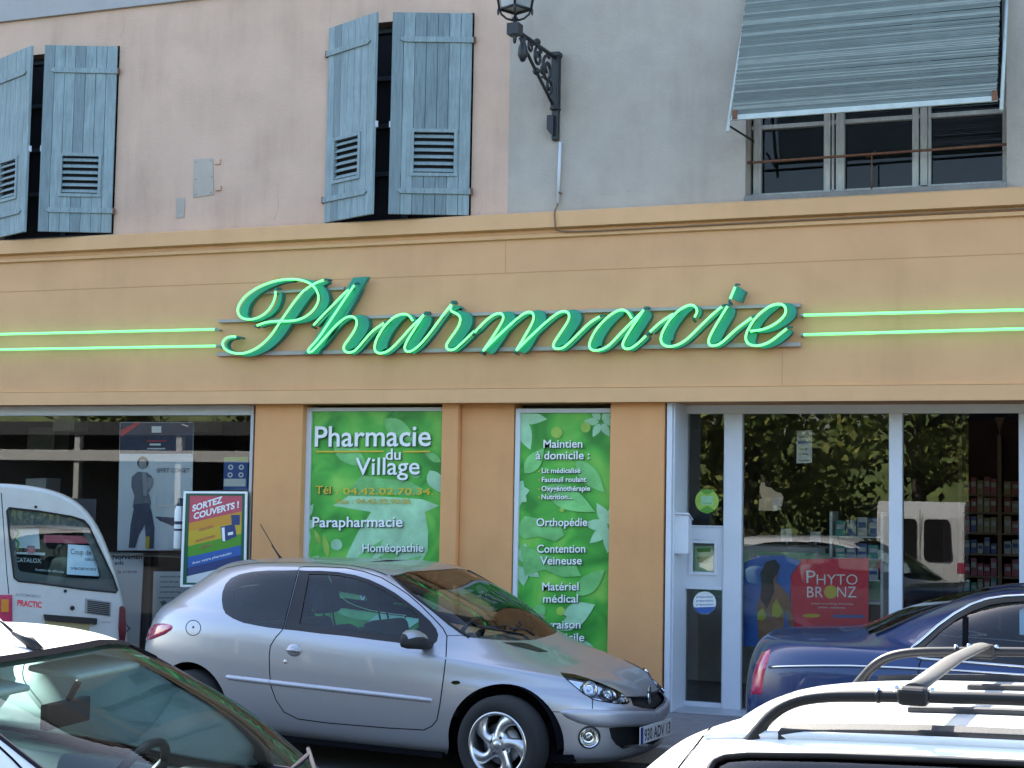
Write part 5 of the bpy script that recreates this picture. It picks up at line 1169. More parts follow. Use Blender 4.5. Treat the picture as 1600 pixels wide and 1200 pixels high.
# door handle, lock, mirror
for sd in (1, -1):
    d = [o for o in car.children if o.name.startswith('door')][0 if sd == 1 else 1]
    c, n = hb.at(hb.px((459.5, 1016)), 0.0); t = Vector((1, 0, -.04)).normalized(); n = Vector(n); b = n.cross(t)
    mb = MB(); N_ = 20
    ring = lambda rx, rz, h: [Vector(c) + t * rx * math.cos(a) + b * rz * math.sin(a) + n * h for a in np.linspace(0, 2 * math.pi, N_ + 1)[:-1]]
    L = [ring(.058, .042, .001), ring(.054, .038, .007), ring(.035, .022, .010), ring(.008, .005, .0105)]; vs = [p for r in L for p in r]
    mb.add([(p.x, p.y * sd, p.z) for p in vs], [(k * N_ + i, k * N_ + (i + 1) % N_, (k + 1) * N_ + (i + 1) % N_, (k + 1) * N_ + i) for k in range(3) for i in range(N_)], 0, True)
    p2 = [Vector(c) + t * x - b * .0 + n * (.012 + .012 * (1 - (x / .05) ** 2)) for x in np.linspace(-.05, .05, 7)]; mb.tube([(p.x, p.y * sd, p.z) for p in p2], [.010, .014, .016, .017, .016, .014, .010], 8)
    mb.build('door_handle', paint, d)
    c, n = hb.at(hb.px((446, 1033.8)), .001); n = Vector(n); q = n.to_track_quat('Z', 'Y').to_matrix().to_4x4()
    mb = MB(); M = Matrix.Translation(c) @ q; mb.lathe([(.014, 0), (.013, .004), (.006, .005), (0, .003)], M, 14); o = mb.build('door_lock', 'chrome', d)
    if sd < 0: o.data.transform(Matrix.Scale(-1, 4, (0, 1, 0)))
    c, n = hb.at(hb.px((664, 1000)), 0.); c = Vector(c)
    mr = bpy.data.objects.new('wing_mirror', None); COL.objects.link(mr); mr.parent = car
    mb = MB(); path = [(-.005, -.055, .0), (.03, -.10, .012), (.025, -.17, .018), (.0, -.225, .018)]; rings = []
    for k, (x, yy, z) in enumerate([(.015, .01, -.03), (.02, -.05, -.022), (.018, -.095, .0), (.0, -.13, .012), (-.01, -.20, .016), (-.018, -.245, .012), (-.02, -.258, .008)]):
        rx, rz = [(.05, .028), (.05, .035), (.062, .052), (.068, .060), (.062, .058), (.042, .042), (.01, .012)][k]
        rings.append([c + Vector((x + rx * abs(math.cos(a)) ** .8 * (1 if math.cos(a) > 0 else -.55), yy, z + rz * math.sin(a))) for a in np.linspace(0, 2 * math.pi, 21)[:-1]])
    vs = [p for r in rings for p in r]; N_ = 20
    fs = [(k * N_ + i, k * N_ + (i + 1) % N_, (k + 1) * N_ + (i + 1) % N_, (k + 1) * N_ + i) for k in range(len(rings) - 1) for i in range(N_)]
    zc = c.z + .030
    mb.add([(p.x, p.y * sd, p.z) for p in vs], fs, 0, True); mb.flat([(p.x, p.y * sd, p.z) for p in rings[-1]])
    mb.build('mirror_housing', 'trim_soft', mr)
    mb = MB(); cap = [[Vector((c.x + (p.x - c.x) * 1.04, p.y, c.z + (p.z - c.z) * 1.05)) for p in r[1:10]] for r in rings[2:6]]; vs = [p for r in cap for p in r]
    mb.add([(p.x, p.y * sd, p.z) for p in vs], [(k * 9 + i, k * 9 + i + 1, (k + 1) * 9 + i + 1, (k + 1) * 9 + i) for k in range(3) for i in range(8)], 0, True); mb.build('mirror_cap', paint, mr)
    for i in range(2): pass
wheel(car, 0, -.725, .292, .298, .205, .19, 'swirl', -1, .35); wheel(car, -WB, -.720, .292, .298, .205, .19, 'swirl', -1, .15)
wheel(car, 0, .725, .292, .298, .205, .19, 'swirl', 1, .35); wheel(car, -WB, .720, .292, .298, .205, .19, 'swirl', 1, .15)
liner(car, 0, .292, .366, .71, .42); liner(car, -WB, .292, .353, .74, .42)
mb = MB(); mb.box(-2.85, .42, -.62, .62, .19, .24); mb.box(-2.05, -.42, -.76, .76, .165, .20); mb.box(-2.85, .3, -.6, .6, .24, .42); mb.build('underbody', 'gap', car)
# cabin
mb = MB(); mb.box(-2.75, -.35, -.66, .66, .42, .46); mb.build('cabin_floor', 'cabin_dark', car)
for yy in (-.35, .35): seat(car, -1.42, yy, .46, hh=.48)
seat(car, -2.12, .0, .50, headrest=False, w=1.2, hh=.42)
for yy in (-.36, .36): rbox('rear_headrest', car, -2.34, -2.26, yy - .12, yy + .12, 1.0, 1.14, 'seat_cloth', .04)
rbox('dashboard', car, -.76, -.36, -.64, .64, .62, .85, 'dash_grey', .07); steering(car, -.88, .36, .80)
mb = MB(); mb.box(-.90, -.86, -.11, .11, 1.18, 1.24); mb.build('rear_view_mirror', 'trim_black', car, bevel=.01)
# headlamp bulbs
for sd in (1, -1):
    mb = MB()
    for (p, r) in (((921, 1077), .05), ((951, 1086), .048), ((973, 1093), .032)):
        c, n = hb.at(hb.px(p), -.010); n = Vector(n); M = Matrix.Translation((c[0], c[1], c[2])) @ n.to_track_quat('Z', 'Y').to_matrix().to_4x4(); mb.lathe([(r, .02), (r * .8, 0), (r * .3, -.012), (r * .25, .008), (0, .012)], M, 18); mb.lathe([(r, .021), (r * 1.12, .018)], M, 18, 1)
    o = mb.build('headlight_bowl', ['chrome', 'trim_black'], car)
    if sd < 0: o.data.transform(Matrix.Scale(-1, 4, (0, 1, 0)))
for sd in (1, -1):
    c, n = hb.at(hb.px((920.8, 1152)), -.02); n = Vector(n); mb = MB(); M = Matrix.Translation(c) @ n.to_track_quat('Z', 'Y').to_matrix().to_4x4(); mb.lathe([(.062, .026), (.055, .02), (.045, .004), (.015, -.004), (.012, .010), (0, .012)], M, 22); mb.lathe([(.063, .027), (.072, .022)], M, 22, 1); o = mb.build('fog_bowl', ['chrome', 'trim_black'], car)
    if sd < 0: o.data.transform(Matrix.Scale(-1, 4, (0, 1, 0)))
# grille bars, round badge, number plate, aerial, fuel lock
c, n = hb.at((1, vL(4.6)), .0)
mb = MB(); g = [hb.at((u, vL(4.45)), .004)[0] for u in np.linspace(.90, 1, 8)]; mb.tube(g[3:] + [(p[0], -p[1], p[2]) for p in g[3:][::-1][1:]], .006, 6); mb.build('grille_bar', 'trim_black', car)
mb = MB(); M = Matrix.Translation((c[0] + .012, 0, c[2] + .01)); 
lion = [(-.018, -.055), (-.006, -.055), (-.004, -.02), (.006, -.05), (.018, -.05), (.010, -.015), (.012, .012), (.026, .006), (.032, .016), (.014, .028), (.018, .048), (.004, .058), (-.012, .048), (-.014, .030), (-.034, .026), (-.03, .014), (-.014, .016), (-.02, -.01), (-.03, -.03), (-.026, -.04)]
mb.plate([M @ Vector((0, p[0], p[1])) for p in lion], (.008, 0, 0)); mb.build('badge', 'chrome', car)
npl = bpy.data.objects.new('number_plate', None); COL.objects.link(npl); npl.parent = car
c, n = hb.at((1, vL(1.9)), 0.); px_ = c[0] + .018
mb = MB(); mb.box(px_, px_ + .008, -.26, .26, .285, .395); mb.build('plate_panel', 'plate_white', npl, bevel=.004)
mb = MB(); mb.flat([(px_ + .0086, -.258, .287), (px_ + .0086, -.215, .287), (px_ + .0086, -.215, .393), (px_ + .0086, -.258, .393)]); mb.build('plate_band', 'plate_blue', npl)
mb = MB(); text(mb, '930 ADV 13', (px_ + .0088, -.195, .303), (0, 1, 0), (0, 0, 1), .435, .075, 0, .02); mb.build('plate_lettering', 'print_black', npl)
mb = MB(); c, n = hb.at((.25, vL(13.2)), 0.); zr_ = Vector((-2.27, -.0, 1.345)); mb.tube([zr_, zr_ + Vector((-.02, 0, .02)), zr_ + Vector((-.09, 0, .10))], [.014, .009, .006], 6); mb.tube([zr_ + Vector((-.02, 0, .02)), zr_ + Vector((-.20, 0, .25))], .0035, 5); mb.build('roof_aerial', 'trim_black', car)
mb = MB(); c, n = hb.at(hb.px((302, 980)), .002); mb.lathe([(.008, 0), (.004, .003), (0, .002)], Matrix.Translation(c) @ Vector(n).to_track_quat('Z', 'Y').to_matrix().to_4x4(), 10); mb.build('fuel_lock', 'gap', car)
# ---------------------------------------------------------------- white hatchback, front left: only roof, screen and bonnet edge are in the frame
C1 = Vector((2.639, -7.944, -.153)); Y1_ = .108
wb = hb
w1 = thing('white_hatchback', 'white hatchback cut by the left edge, showing sunlit roof and windscreen', 'car', C1, Y1_)
w1.scale = (1.103, 1.09, 1.108)
mat('seal_dark', (.02, .02, .03), .9, spec=.1); mat('cabin_teal', (.42, .52, .48), .85, nz=.08, ns=6)
bt = T['body'] + T['side_moulding'] + T['rub_strip']
shell('body', wb, vo, bt, ['car_white', 'gap', 'cabin_teal'], w1, extra=seam(wb, DR + DR[:1], .006) + seam(wb, list(apt)[-4:] + ws[len(apt):len(apt) + 12], .042, 1, .006), lining=(2, .80), skip_left=set(DPB))
for sd in ('right', 'left'):
    d = shell('door', wb, vo, T['door'], ['car_white', 'gap', 'cabin_teal'], w1, side=sd, lining=(2, .5), skip_left=set(DPD))
    if sd == 'right': shell('window_frame', wb, vo, T['door_frame'], 'trim_black', d, -.003, side=sd); shell('door_glass', wb, vo, T['door_glass'], 'car_glass', d, -.006, side=sd)
    else: shell('door_glass', wb, vo, T['door_glass'] + T['door_frame'] + DPD + DPB, 'car_glass', d, -.006, side=sd)
    shell('quarter_window', wb, vo, T['quarter_glass'], 'car_glass', w1, .0, side=sd); shell('tail_light', wb, vo, T['tail_light'], 'lens_red', w1, .002, side=sd); shell('headlight', wb, vo, T['headlight'] , 'reflector', w1, .0, side=sd); shell('side_indicator', wb, vo, T['side_indicator'], 'lens_amber', w1, .002, side=sd); shell('fog_lamp', wb, vo, T['fog_lamp'], 'reflector', w1, -.005, side=sd)
    on_shell(wb, list(apt), .007, w1, 'screen_seal', 'seal_dark', .0, sd)
shell('windscreen', wb, vo, T['windscreen'], 'screen_clear', w1, -.002); shell('rear_window', wb, vo, T['rear_window'], 'car_glass', w1)
shell('upper_grille', wb, vo, T['upper_grille'], 'trim_black', w1, -.02); shell('lower_intake', wb, vo, T['lower_intake'], 'trim_black', w1, -.03)
mb = MB()
for (s_, a) in ((1, ((.955, 9.15), (.90, 9.3), (.84, 9.42))), (-1, ((1.0, 9.12), (.99, 9.3), (.93, 9.35)))):
    q = [Vector(hb.at((p[0], vL(p[1])), .022)[0]) for p in a]; q = [Vector((p.x, -p.y, p.z)) for p in q]; mb.tube(q, .007, 6)
    b = [Vector(hb.at((a[2][0] + .02, vL(a[2][1])), .014)[0]), Vector(hb.at((a[1][0] + .03, vL(9.42)), .012)[0]), Vector(hb.at((a[0][0], vL(9.5)), .012)[0])]; mb.tube([Vector((p.x, -p.y, p.z)) for p in b], .008, 5)
mb.build('wiper', 'seal_dark', w1)
for yy in (-.36, .36): seat(w1, -1.42, yy, .52, hh=.54, m='cabin_teal')
seat(w1, -2.12, 0, .55, headrest=False, w=1.2, hh=.46, m='cabin_teal')
rbox('dashboard', w1, -.76, -.34, -.64, .64, .62, .85, 'dash_grey', .06); rbox('dash_top', w1, -.70, -.60, -.05, .60, .85, .87, 'cabin_light', .008); rbox('instrument_hood', w1, -.78, -.56, .20, .54, .85, .91, 'trim_black', .03)
steering(w1, -.88, .36, .84); mb = MB(); mb.box(-2.75, -.35, -.66, .66, .42, .46); mb.build('cabin_floor', 'cabin_dark', w1)
mb = MB(); mb.box(-.915, -.885, -.12, .12, 1.10, 1.175); mb.tube([(-.90, 0, 1.16), (-.86, 0, 1.235)], .012, 6); mb.build('rear_view_mirror', 'trim_black', w1, bevel=.012)
for yy in (-.33, .33):
    mb = MB(); M = Matrix.Translation((-1.03, yy, 1.235)) @ Matrix.Rotation(R_(8), 4, 'Y'); mb.box(-.09, .09, -.20, .20, -.01, .01, 0, M); mb.build('sun_visor', 'cabin_teal', w1, bevel=.008)
mb = MB(); mb.box(-2.85, .42, -.62, .62, .19, .42); mb.build('underbody', 'gap', w1); liner(w1, 0, .292, .366, .80, .42); liner(w1, -WB, .292, .353, .80, .42)
for x in (0, -WB):
    for s_ in (-1, 1): wheel(w1, x, .72 * s_, .292, .298, .2, .18, 'plain', s_ if s_ < 0 else 1)
AB = Vector((-1.02, -.02, 1.325)); mb = MB(); mb.tube([AB + Vector((.03, 0, -.01)), AB + Vector((0, 0, .02)), AB + Vector((-.06, 0, .045))], [.022, .018, .007], 8); mb.tube([AB + Vector((-.05, 0, .04)), AB + Vector((-.15, .02, .10))], [.006, .004], 6); mb.tube([AB + Vector((-.15, .02, .10)), AB + Vector((-.40, .04, .26))], .0025, 5); mb.build('roof_aerial', 'trim_black', w1)
rbox('dash_sticker', w1, -.5, -.49, .1, .14, .85, .88, 'ad_red', .002)

# ---------------------------------------------------------------- white estate with roof rails, front right
WAG = [(-3.58, .25, .75, .2, .80, .25, .22, .22, 4.5, 3.2), (-3.64, .5, .84, .48, .86, .5, .5, .5, 5, 3.2), (-3.63, .82, .76, .74, .87, .80, .78, .74, 5, 3.2), (-3.60, .98, .1, .96, .845, .98, .95, .93, 5, 3.6), (-3.49, 1.19, -.45, 1.21, .785, 1.20, 1.20, 1.20, 5, 4),
       (-3.35, 1.335, -.85, 1.41, .72, 1.385, 1.40, 1.39, 5, 4.2), (-3.26, 1.40, -.98, 1.455, .675, 1.45, 1.465, 1.45, 5, 4), (-3.10, 1.465, -1.2, 1.50, .56, 1.49, 1.508, 1.49, 4.4, 3.4), (-1.95, 1.535, -1.7, 1.535, .012, 1.535, 1.535, 1.535, 2.5, 2.5)]
C2Y = R_(-2.0); C2 = Vector((7.305, -8.73, -.10)); eb = Body(WAG, -1.5, C2, C2Y)
est = thing('white_estate', 'white estate car in the right foreground with black roof rails and a crossbar', 'car', C2, C2Y)
reg = []
def adde(n, p, s=6): q = eb.pxl(p, s); reg.append((n, q)); return q
pW = adde('side_window', [(1104, 1260), (1106, 1215), (1110, 1200), (1118, 1189), (1135, 1182), (1170, 1179), (1300, 1181), (1450, 1187), (1600, 1194), (1760, 1202), (1760, 1330), (1600, 1320), (1104, 1300)], 12)
k_ = eb.K - 1
reg.append(('windscreen', [np.array(p) for p in [(.86, 3.15 / k_), (.90, 4 / k_), (.93, 5.2 / k_), (.95, 5.55 / k_), (1, 5.6 / k_), (1, 3.1 / k_)]])); reg.append(('rear_window', [np.array(p) for p in [(0, 3.2 / k_), (.09, 3.2 / k_), (.085, 4.4 / k_), (.06, 4.75 / k_), (0, 4.8 / k_)]]))
reg.append(('arch', arch_poly(eb, 0, .32, .39))); reg.append(('arch', arch_poly(eb, -2.6, .32, .38)))
vo2, T2 = cut(eb, reg, 80, 60)
gut = eb.pxl([(1102, 1154.5), (1107, 1152.5), (1118, 1151), (1150, 1150.5), (1200, 1151.5), (1300, 1154.5), (1400, 1158.5), (1500, 1163), (1600, 1168), (1800, 1178)], 8, False)
sm2 = eb.pxl([(1040, 1232), (1060, 1200), (1075, 1180), (1090, 1162), (1103, 1145), (1112, 1136), (1130, 1124), (1150, 1110)], 5, False)
shell('body', eb, vo2, T2['body'], ['car_white', 'gap', 'cabin_dark'], est, lining=(2, .9), extra=seam(eb, sm2, .006) + seam(eb, gut, .010, 1))
on_shell(eb, gut, .011, est, 'roof_gutter', 'car_white', .003); 
for sd in ('right', 'left'): shell('side_window', eb, vo2, T2['side_window'], 'car_glass_dark', est, -.004, side=sd)
on_shell(eb, pW, .008, est, 'window_seal', 'trim_black', .001)
shell('windscreen', eb, vo2, T2['windscreen'], 'car_glass', est); shell('rear_window', eb, vo2, T2['rear_window'], 'car_glass_dark', est)
def top(x, y): p = eb.at(eb.hit((x, -abs(y), 3), (0, 0, -1)))[0]; return Vector((x, y, p[2]))
def strip(x0, x1, y, w, h, name, m='trim_soft'):
    mb = MB(); xs_ = np.linspace(x0, x1, 30); A = [top(x, y - w / 2) for x in xs_]; Bq = [top(x, y + w / 2) for x in xs_]; n = len(xs_)
    up = Vector((0, 0, h)); vs = [p - up * .3 for p in A] + [p + up for p in A] + [p + up for p in Bq] + [p - up * .3 for p in Bq]
    mb.add(vs, [(k * n + i, k * n + i + 1, (k + 1) * n + i + 1, (k + 1) * n + i) for k in range(3) for i in range(n - 1)] + [(0, n, 2 * n, 3 * n), (n - 1, 2 * n - 1, 3 * n - 1, 4 * n - 1)]); return mb.build(name, m, est, bevel=.003)
strip(-2.80, -.95, -.24, .035, .012, 'roof_rib'); strip(-2.74, -.95, .24, .035, .012, 'roof_rib')
RX0, RX1, RY = -3.07, -.9, .535
for s_ in (-1, 1):
    rl = bpy.data.objects.new('roof_rail', None); COL.objects.link(rl); rl.parent = est
    strip(RX0 + .06, RX1 - .1, RY * s_, .045, .018, 'rail_base').parent = rl
    mb = MB(); hgt = .078
    path = [top(RX0, RY * s_) + Vector((-.01, 0, -.05)), top(RX0, RY * s_) + Vector((.005, 0, -.005)), top(RX0 + .03, RY * s_) + Vector((0, 0, .035)), top(RX0 + .075, RY * s_) + Vector((0, 0, .066)), top(RX0 + .14, RY * s_) + Vector((0, 0, hgt))] + [top(x, RY * s_) + Vector((0, 0, hgt)) for x in np.linspace(RX0 + .25, RX1 - .4, 12)] + [top(RX1 - .1, RY * s_) + Vector((0, 0, .04)), top(RX1, RY * s_)]
    P_ = chaikin([np.array(p) for p in path], 2); n = len(P_); wx = [.06 if i < n * .12 else .034 if i < n * .25 else .024 for i in range(n)]
    vs = []; N_ = 12
    for i, p in enumerate(P_):
        d = Vector(P_[min(i + 1, n - 1)] - P_[max(i - 1, 0)]).normalized(); sy = Vector((0, 1, 0)); u_ = d.cross(sy).normalized(); t = i / (n - 1); f = max(0, 1 - t * 9)
        for a in np.linspace(0, 2 * math.pi, N_ + 1)[:-1]: vs.append(Vector(p) + sy * (.012 + .006 * f) * math.cos(a) + u_ * (.0125 + .024 * f) * math.sin(a))
    mb.add(vs, [(i * N_ + j, i * N_ + (j + 1) % N_, (i + 1) * N_ + (j + 1) % N_, (i + 1) * N_ + j) for i in range(n - 1) for j in range(N_)], 0, True); mb.flat(vs[:N_]); mb.build('rail_tube', 'trim_black', rl)
    mb = MB(); c = top(RX0 + .26, RY * s_) + Vector((0, 0, hgt)); mb.tube([c - Vector((.004, 0, 0)), c + Vector((.004, 0, 0))], .0145, 14); mb.lathe([(0, .019), (.005, .017), (.006, .012)], Matrix.Translation(c), 10, 1); mb.build('rail_joint', ['trim_black', 'chrome'], rl)
for xb2 in (-2.74, -1.75):
    cb = bpy.data.objects.new('crossbar', None); COL.objects.link(cb); cb.parent = est
    a = top(xb2, -RY) + Vector((0, 0, .078)); b = top(xb2, RY) + Vector((0, 0, .078)); mb = MB(); m_ = (a + b) / 2 + Vector((0, 0, .026))
    pth = [a + Vector((0, .02, .016)), a * .75 + b * .25 + Vector((0, 0, .022)), m_, a * .25 + b * .75 + Vector((0, 0, .022)), b + Vector((0, -.02, .016))]; vs = []
    for p in pth:
        for t in np.linspace(0, 2 * math.pi, 13)[:-1]: vs.append(Vector(p) + Vector((.022 * math.cos(t), 0, .009 * math.sin(t))))
    mb.add(vs, [(i * 12 + j, i * 12 + (j + 1) % 12, (i + 1) * 12 + (j + 1) % 12, (i + 1) * 12 + j) for i in range(4) for j in range(12)], 0, True); mb.flat(vs[:12]); mb.flat(vs[-12:]); mb.build('bar', 'bar_metal' if 'bar_metal' in MT else mat('bar_metal', (.075, .072, .068), .55, spec=.3).name, cb)
    for p in (a, b):
        mb = MB(); mb.box(p.x - .032, p.x + .032, p.y - .02, p.y + .02, p.z - .018, p.z + .02); mb.build('clamp', 'trim_black', cb, bevel=.012, seg=3)
        mb = MB(); s_ = 1 if p.y < 0 else -1
        for dx in (-.036, .034): mb.lathe([(0, .008), (.005, .007), (.006, 0)], Matrix.Translation((p.x + dx, p.y + .01 * s_, p.z + .012)), 10)
        mb.build_each('clamp_bolt', 'chrome', cb)
mb = MB(); mb.box(-3.3, .5, -.7, .7, .22, .45); mb.build('underbody', 'gap', est); liner(est, 0, .32, .388, .84, .45); liner(est, -2.6, .32, .378, .84, .45)
for x in (0, -2.6):
    for s_ in (-1, 1): wheel(est, x, .75 * s_, .32, .32, .21, .2, 'plain', s_)

# ---------------------------------------------------------------- dark blue saloon by the entrance
SED = [(-3.70, .22, .75, .2, .78, .22, .2, .2, 4.4, 3.2), (-3.79, .40, .85, .4, .85, .4, .4, .4, 4.6, 3.2), (-3.82, .65, .84, .62, .868, .66, .64, .6, 4.6, 3), (-3.80, .85, .75, .74, .862, .86, .80, .74, 4.6, 3), (-3.765, .98, .60, .80, .842, .955, .90, .83, 4.4, 3.2), (-3.70, 1.045, .2, .90, .815, 1.02, .945, .91, 4, 3.6),
       (-3.22, 1.085, -.25, .98, .785, 1.06, .985, .965, 3.6, 3.8), (-2.90, 1.215, -.65, 1.16, .71, 1.18, 1.16, 1.15, 3.4, 4), (-2.55, 1.325, -1.0, 1.31, .62, 1.30, 1.305, 1.295, 3.4, 4), (-2.36, 1.358, -1.15, 1.35, .56, 1.343, 1.352, 1.345, 3.4, 4), (-2.15, 1.378, -1.35, 1.375, .44, 1.374, 1.376, 1.374, 3, 3), (-1.8, 1.395, -1.6, 1.395, .012, 1.395, 1.395, 1.395, 2.5, 2.5)]
BY = R_(1.5); BC = Vector((6.54, -2.50, 0)); sb = Body(SED, -1.5, BC, BY)
sal = thing('blue_saloon', 'dark blue saloon with chrome window trim parked before the shop entrance', 'car', BC, BY)
reg = []
WD = [(1423, 1020), (1425, 1012), (1440, 1000), (1465, 978), (1490, 960), (1515, 946), (1540, 937), (1570, 932.5), (1600, 931), (1700, 933), (1800, 945), (1800, 1056), (1700, 1049), (1600, 1042.5), (1500, 1034.5), (1440, 1029.5), (1428, 1026)]
pWD = sb.pxl(WD, 6); WI = [(1436, 1020), (1449, 1005), (1472, 984), (1497, 966), (1520, 954), (1545, 945), (1572, 940.5), (1600, 939), (1695, 941), (1790, 950), (1790, 1048), (1700, 1041), (1600, 1035), (1500, 1028), (1445, 1023)]
pWI = sb.pxl(WI, 6); reg.append(('door_glass', pWI)); reg.append(('window_surround', pWD))
pTL2 = sb.pxl([(1172, 1085), (1176, 1058), (1182, 1035), (1190, 1020), (1204, 1014), (1201, 1030), (1194, 1055), (1190, 1085)], 4); reg.append(('tail_light', pTL2))
k_ = sb.K - 1
reg.append(('rear_window', [np.array(p) for p in [(0, 6.15 / k_), (.12, 6.15 / k_), (.115, 7.2 / k_), (.09, 8.4 / k_), (.05, 8.7 / k_), (0, 8.7 / k_)]])); reg.append(('windscreen', [np.array(p) for p in [(.87, 6.1 / k_), (.90, 7 / k_), (.925, 8.4 / k_), (.95, 8.7 / k_), (1, 8.7 / k_), (1, 6.05 / k_)]]))
reg.append(('arch', arch_poly(sb, 0, .31, .38))); reg.append(('arch', arch_poly(sb, -2.72, .31, .37)))
vo3, T3 = cut(sb, reg, 84, 64, {'tail_light': .02})
ex = seam(sb, sb.pxl([(1440, 1029), (1436, 1040), (1434, 1075)], 4, False), .006) + seam(sb, sb.pxl([(1508, 962), (1508, 1032)], 6, False), .03, 1, .002)
shell('body', sb, vo3, T3['body'], ['car_blue', 'gap', 'cabin_dark'], sal, lining=(2, .85), extra=ex)
for sd in ('right', 'left'):
    shell('window_surround', sb, vo3, T3['window_surround'], 'trim_black', sal, -.002, side=sd); shell('door_glass', sb, vo3, T3['door_glass'], 'car_glass_dark', sal, -.006, side=sd); shell('tail_light', sb, vo3, T3['tail_light'], 'lens_red', sal, 0., side=sd, bulge=(.012, .05, pTL2))
    on_shell(sb, pWD + pWD[:1], .0095, sal, 'chrome_surround', 'chrome', .002, sd); on_shell(sb, sb.pxl([(1202, 1042.5), (1230, 1041.5), (1280, 1040.8), (1330, 1041), (1400, 1043.5), (1500, 1048.5), (1650, 1058)], 8, False), .0085, sal, 'chrome_strip', 'chrome', .002, sd)
    on_shell(sb, [np.array((u, v / k_)) for u, v in ((.13, 6.2), (.125, 7), (.105, 8.2), (.11, 9.2), (.2, 9.6), (.5, 9.65), (.8, 9.6))], .012, sal, 'roof_moulding', 'trim_black', .002, sd)
shell('rear_window', sb, vo3, T3['rear_window'], 'car_glass_dark', sal); shell('windscreen', sb, vo3, T3['windscreen'], 'car_glass', sal)
for yy in (-.36, .36): seat(sal, -1.55, yy, .52, hh=.54)
seat(sal, -2.4, 0, .55, headrest=False, w=1.25, hh=.46)
mb = MB(); mb.box(-3.7, .5, -.62, .62, .2, .44); mb.build('underbody', 'gap', sal); liner(sal, 0, .31, .378, .84, .45); liner(sal, -2.72, .31, .368, .84, .45)
for x in (0, -2.72):
    for s_ in (-1, 1): wheel(sal, x, .75 * s_, .31, .31, .21, .2, 'plain', s_)

# ---------------------------------------------------------------- small white van seen from behind at the left edge
mat('plate_old', (.30, .26, .12), .5)
VA = R_(36.); VR = Vector((math.cos(VA), math.sin(VA), 0)); VH = Vector((-math.sin(VA), math.cos(VA), 0)); VP = Vector(W(192, 950, -1.75))
def vp(px, py, d=0.):
    "photo pixel -> point on the van's rear plane, d metres further back"
    r = ray(px, py); o = VP - VH * d; n = VH; t = (o - Vector(CP)).dot(n) / Vector(r).dot(n); return Vector(CP) + Vector(r) * t
vloc = vp(60, 1120); vloc.z = 0
van = thing('white_van', 'small white van seen from behind at left with louvred tailgate', 'van', vloc, VA)
VMi = (Matrix.Translation(vloc) @ Matrix.Rotation(VA, 4, 'Z')).inverted()
def vl(px, py, d=0.): return VMi @ vp(px, py, d)
OUT = [(-120, 1230), (-126, 1000), (-124, 900), (-120, 830), (-108, 785), (-85, 765), (-40, 756), (0, 755), (40, 758.5), (75, 765), (100, 774), (122, 787), (140, 805), (156, 832), (170, 865), (183, 905), (193, 945), (199, 990), (200, 1100), (196, 1230)]
o_ = [vl(*p) for p in chaikin(OUT, 1)]; cx = sum((p.x for p in o_)) / len(o_)
mb = MB(); rings = []
for (h, s_, dz) in ((-.0, .965, -.012), (.012, .99, -.003), (.05, 1.0, 0), (.6, 1.0, .0), (1.1, .97, -.02), (1.45, .90, -.14)): rings.append([Vector((cx + (p.x - cx) * s_, p.y + h, max(.2, p.z + (dz if p.z > 1 else 0) - (p.z - 1) * (1 - s_) * .6 * (p.z > 1)))) for p in o_])
n = len(o_); mb.add([p for r in rings for p in r], [(k * n + i, k * n + i + 1, (k + 1) * n + i + 1, (k + 1) * n + i) for k in range(len(rings) - 1) for i in range(n - 1)], 0, True); mb.flat(rings[-1]); mb.add(rings[-1], [], 0)
# rear skin with the window opening left out
WV = [(11, 798), (14, 793.5), (60, 798.5), (112, 807), (131, 813), (139, 822), (160, 866), (176, 900), (183.5, 922), (181, 925.5), (130, 920.5), (60, 911), (29, 908), (22.5, 903), (16, 850)]
wv = [vl(*p) for p in WV]; pl = rings[0]; vsx = [(p.x, p.z) for p in pl]; wsx = [(p.x, p.z) for p in wv]
cv = [Vector(p) for p in vsx + wsx]; ed = [(i, (i + 1) % n) for i in range(n)] + [(n + i, n + (i + 1) % len(wsx)) for i in range(len(wsx))]
v2, e2, f2, *_ = geometry.delaunay_2d_cdt(cv, ed, [], 1, 1e-5); ff = []
for f in f2:
    c = np.mean([(v2[i][0], v2[i][1]) for i in f], 0)
    if inside(c, vsx) and not inside(c, wsx): ff.append(tuple(f))
mb.add([(p[0], pl[0].y, p[1]) for p in v2], ff); mb.build('body', 'van_white', van)
mb = MB(); mb.flat([(p.x, pl[0].y + .006, p.z) for p in wv]); mb.build('rear_window', 'car_glass_dark', van)
mb = MB(); inn = [vl(*p) for p in [(21, 826), (60, 823), (110, 826), (128, 829), (138, 848), (152, 884), (158, 900), (153, 905), (110, 903), (60, 897), (32, 893), (28, 888)]]
m1 = [Vector((p.x, pl[0].y + .002, p.z)) for p in wv]; 
cv = [Vector((p.x, p.z)) for p in wv + inn]; k1 = len(wv); ed = [(i, (i + 1) % k1) for i in range(k1)] + [(k1 + i, k1 + (i + 1) % len(inn)) for i in range(len(inn))]; v2, e2, f2, *_ = geometry.delaunay_2d_cdt(cv, ed, [], 1, 1e-5)
ff = [tuple(f) for f in f2 if inside(np.mean([(v2[i][0], v2[i][1]) for i in f], 0), [(p.x, p.z) for p in wv]) and not inside(np.mean([(v2[i][0], v2[i][1]) for i in f], 0), [(p.x, p.z) for p in inn])]
mb.add([(p[0], pl[0].y + .012, p[1]) for p in v2], ff); mat('van_trim', (.10, .095, .085), .6, nz=.1, ns=4); mb.build('tailgate_lining', 'van_trim', van)
mb = MB(); mb.tube([(p.x, pl[0].y - .004, p.z) for p in wv], .008, 6, close=True); mb.build('window_seal', 'trim_black', van)
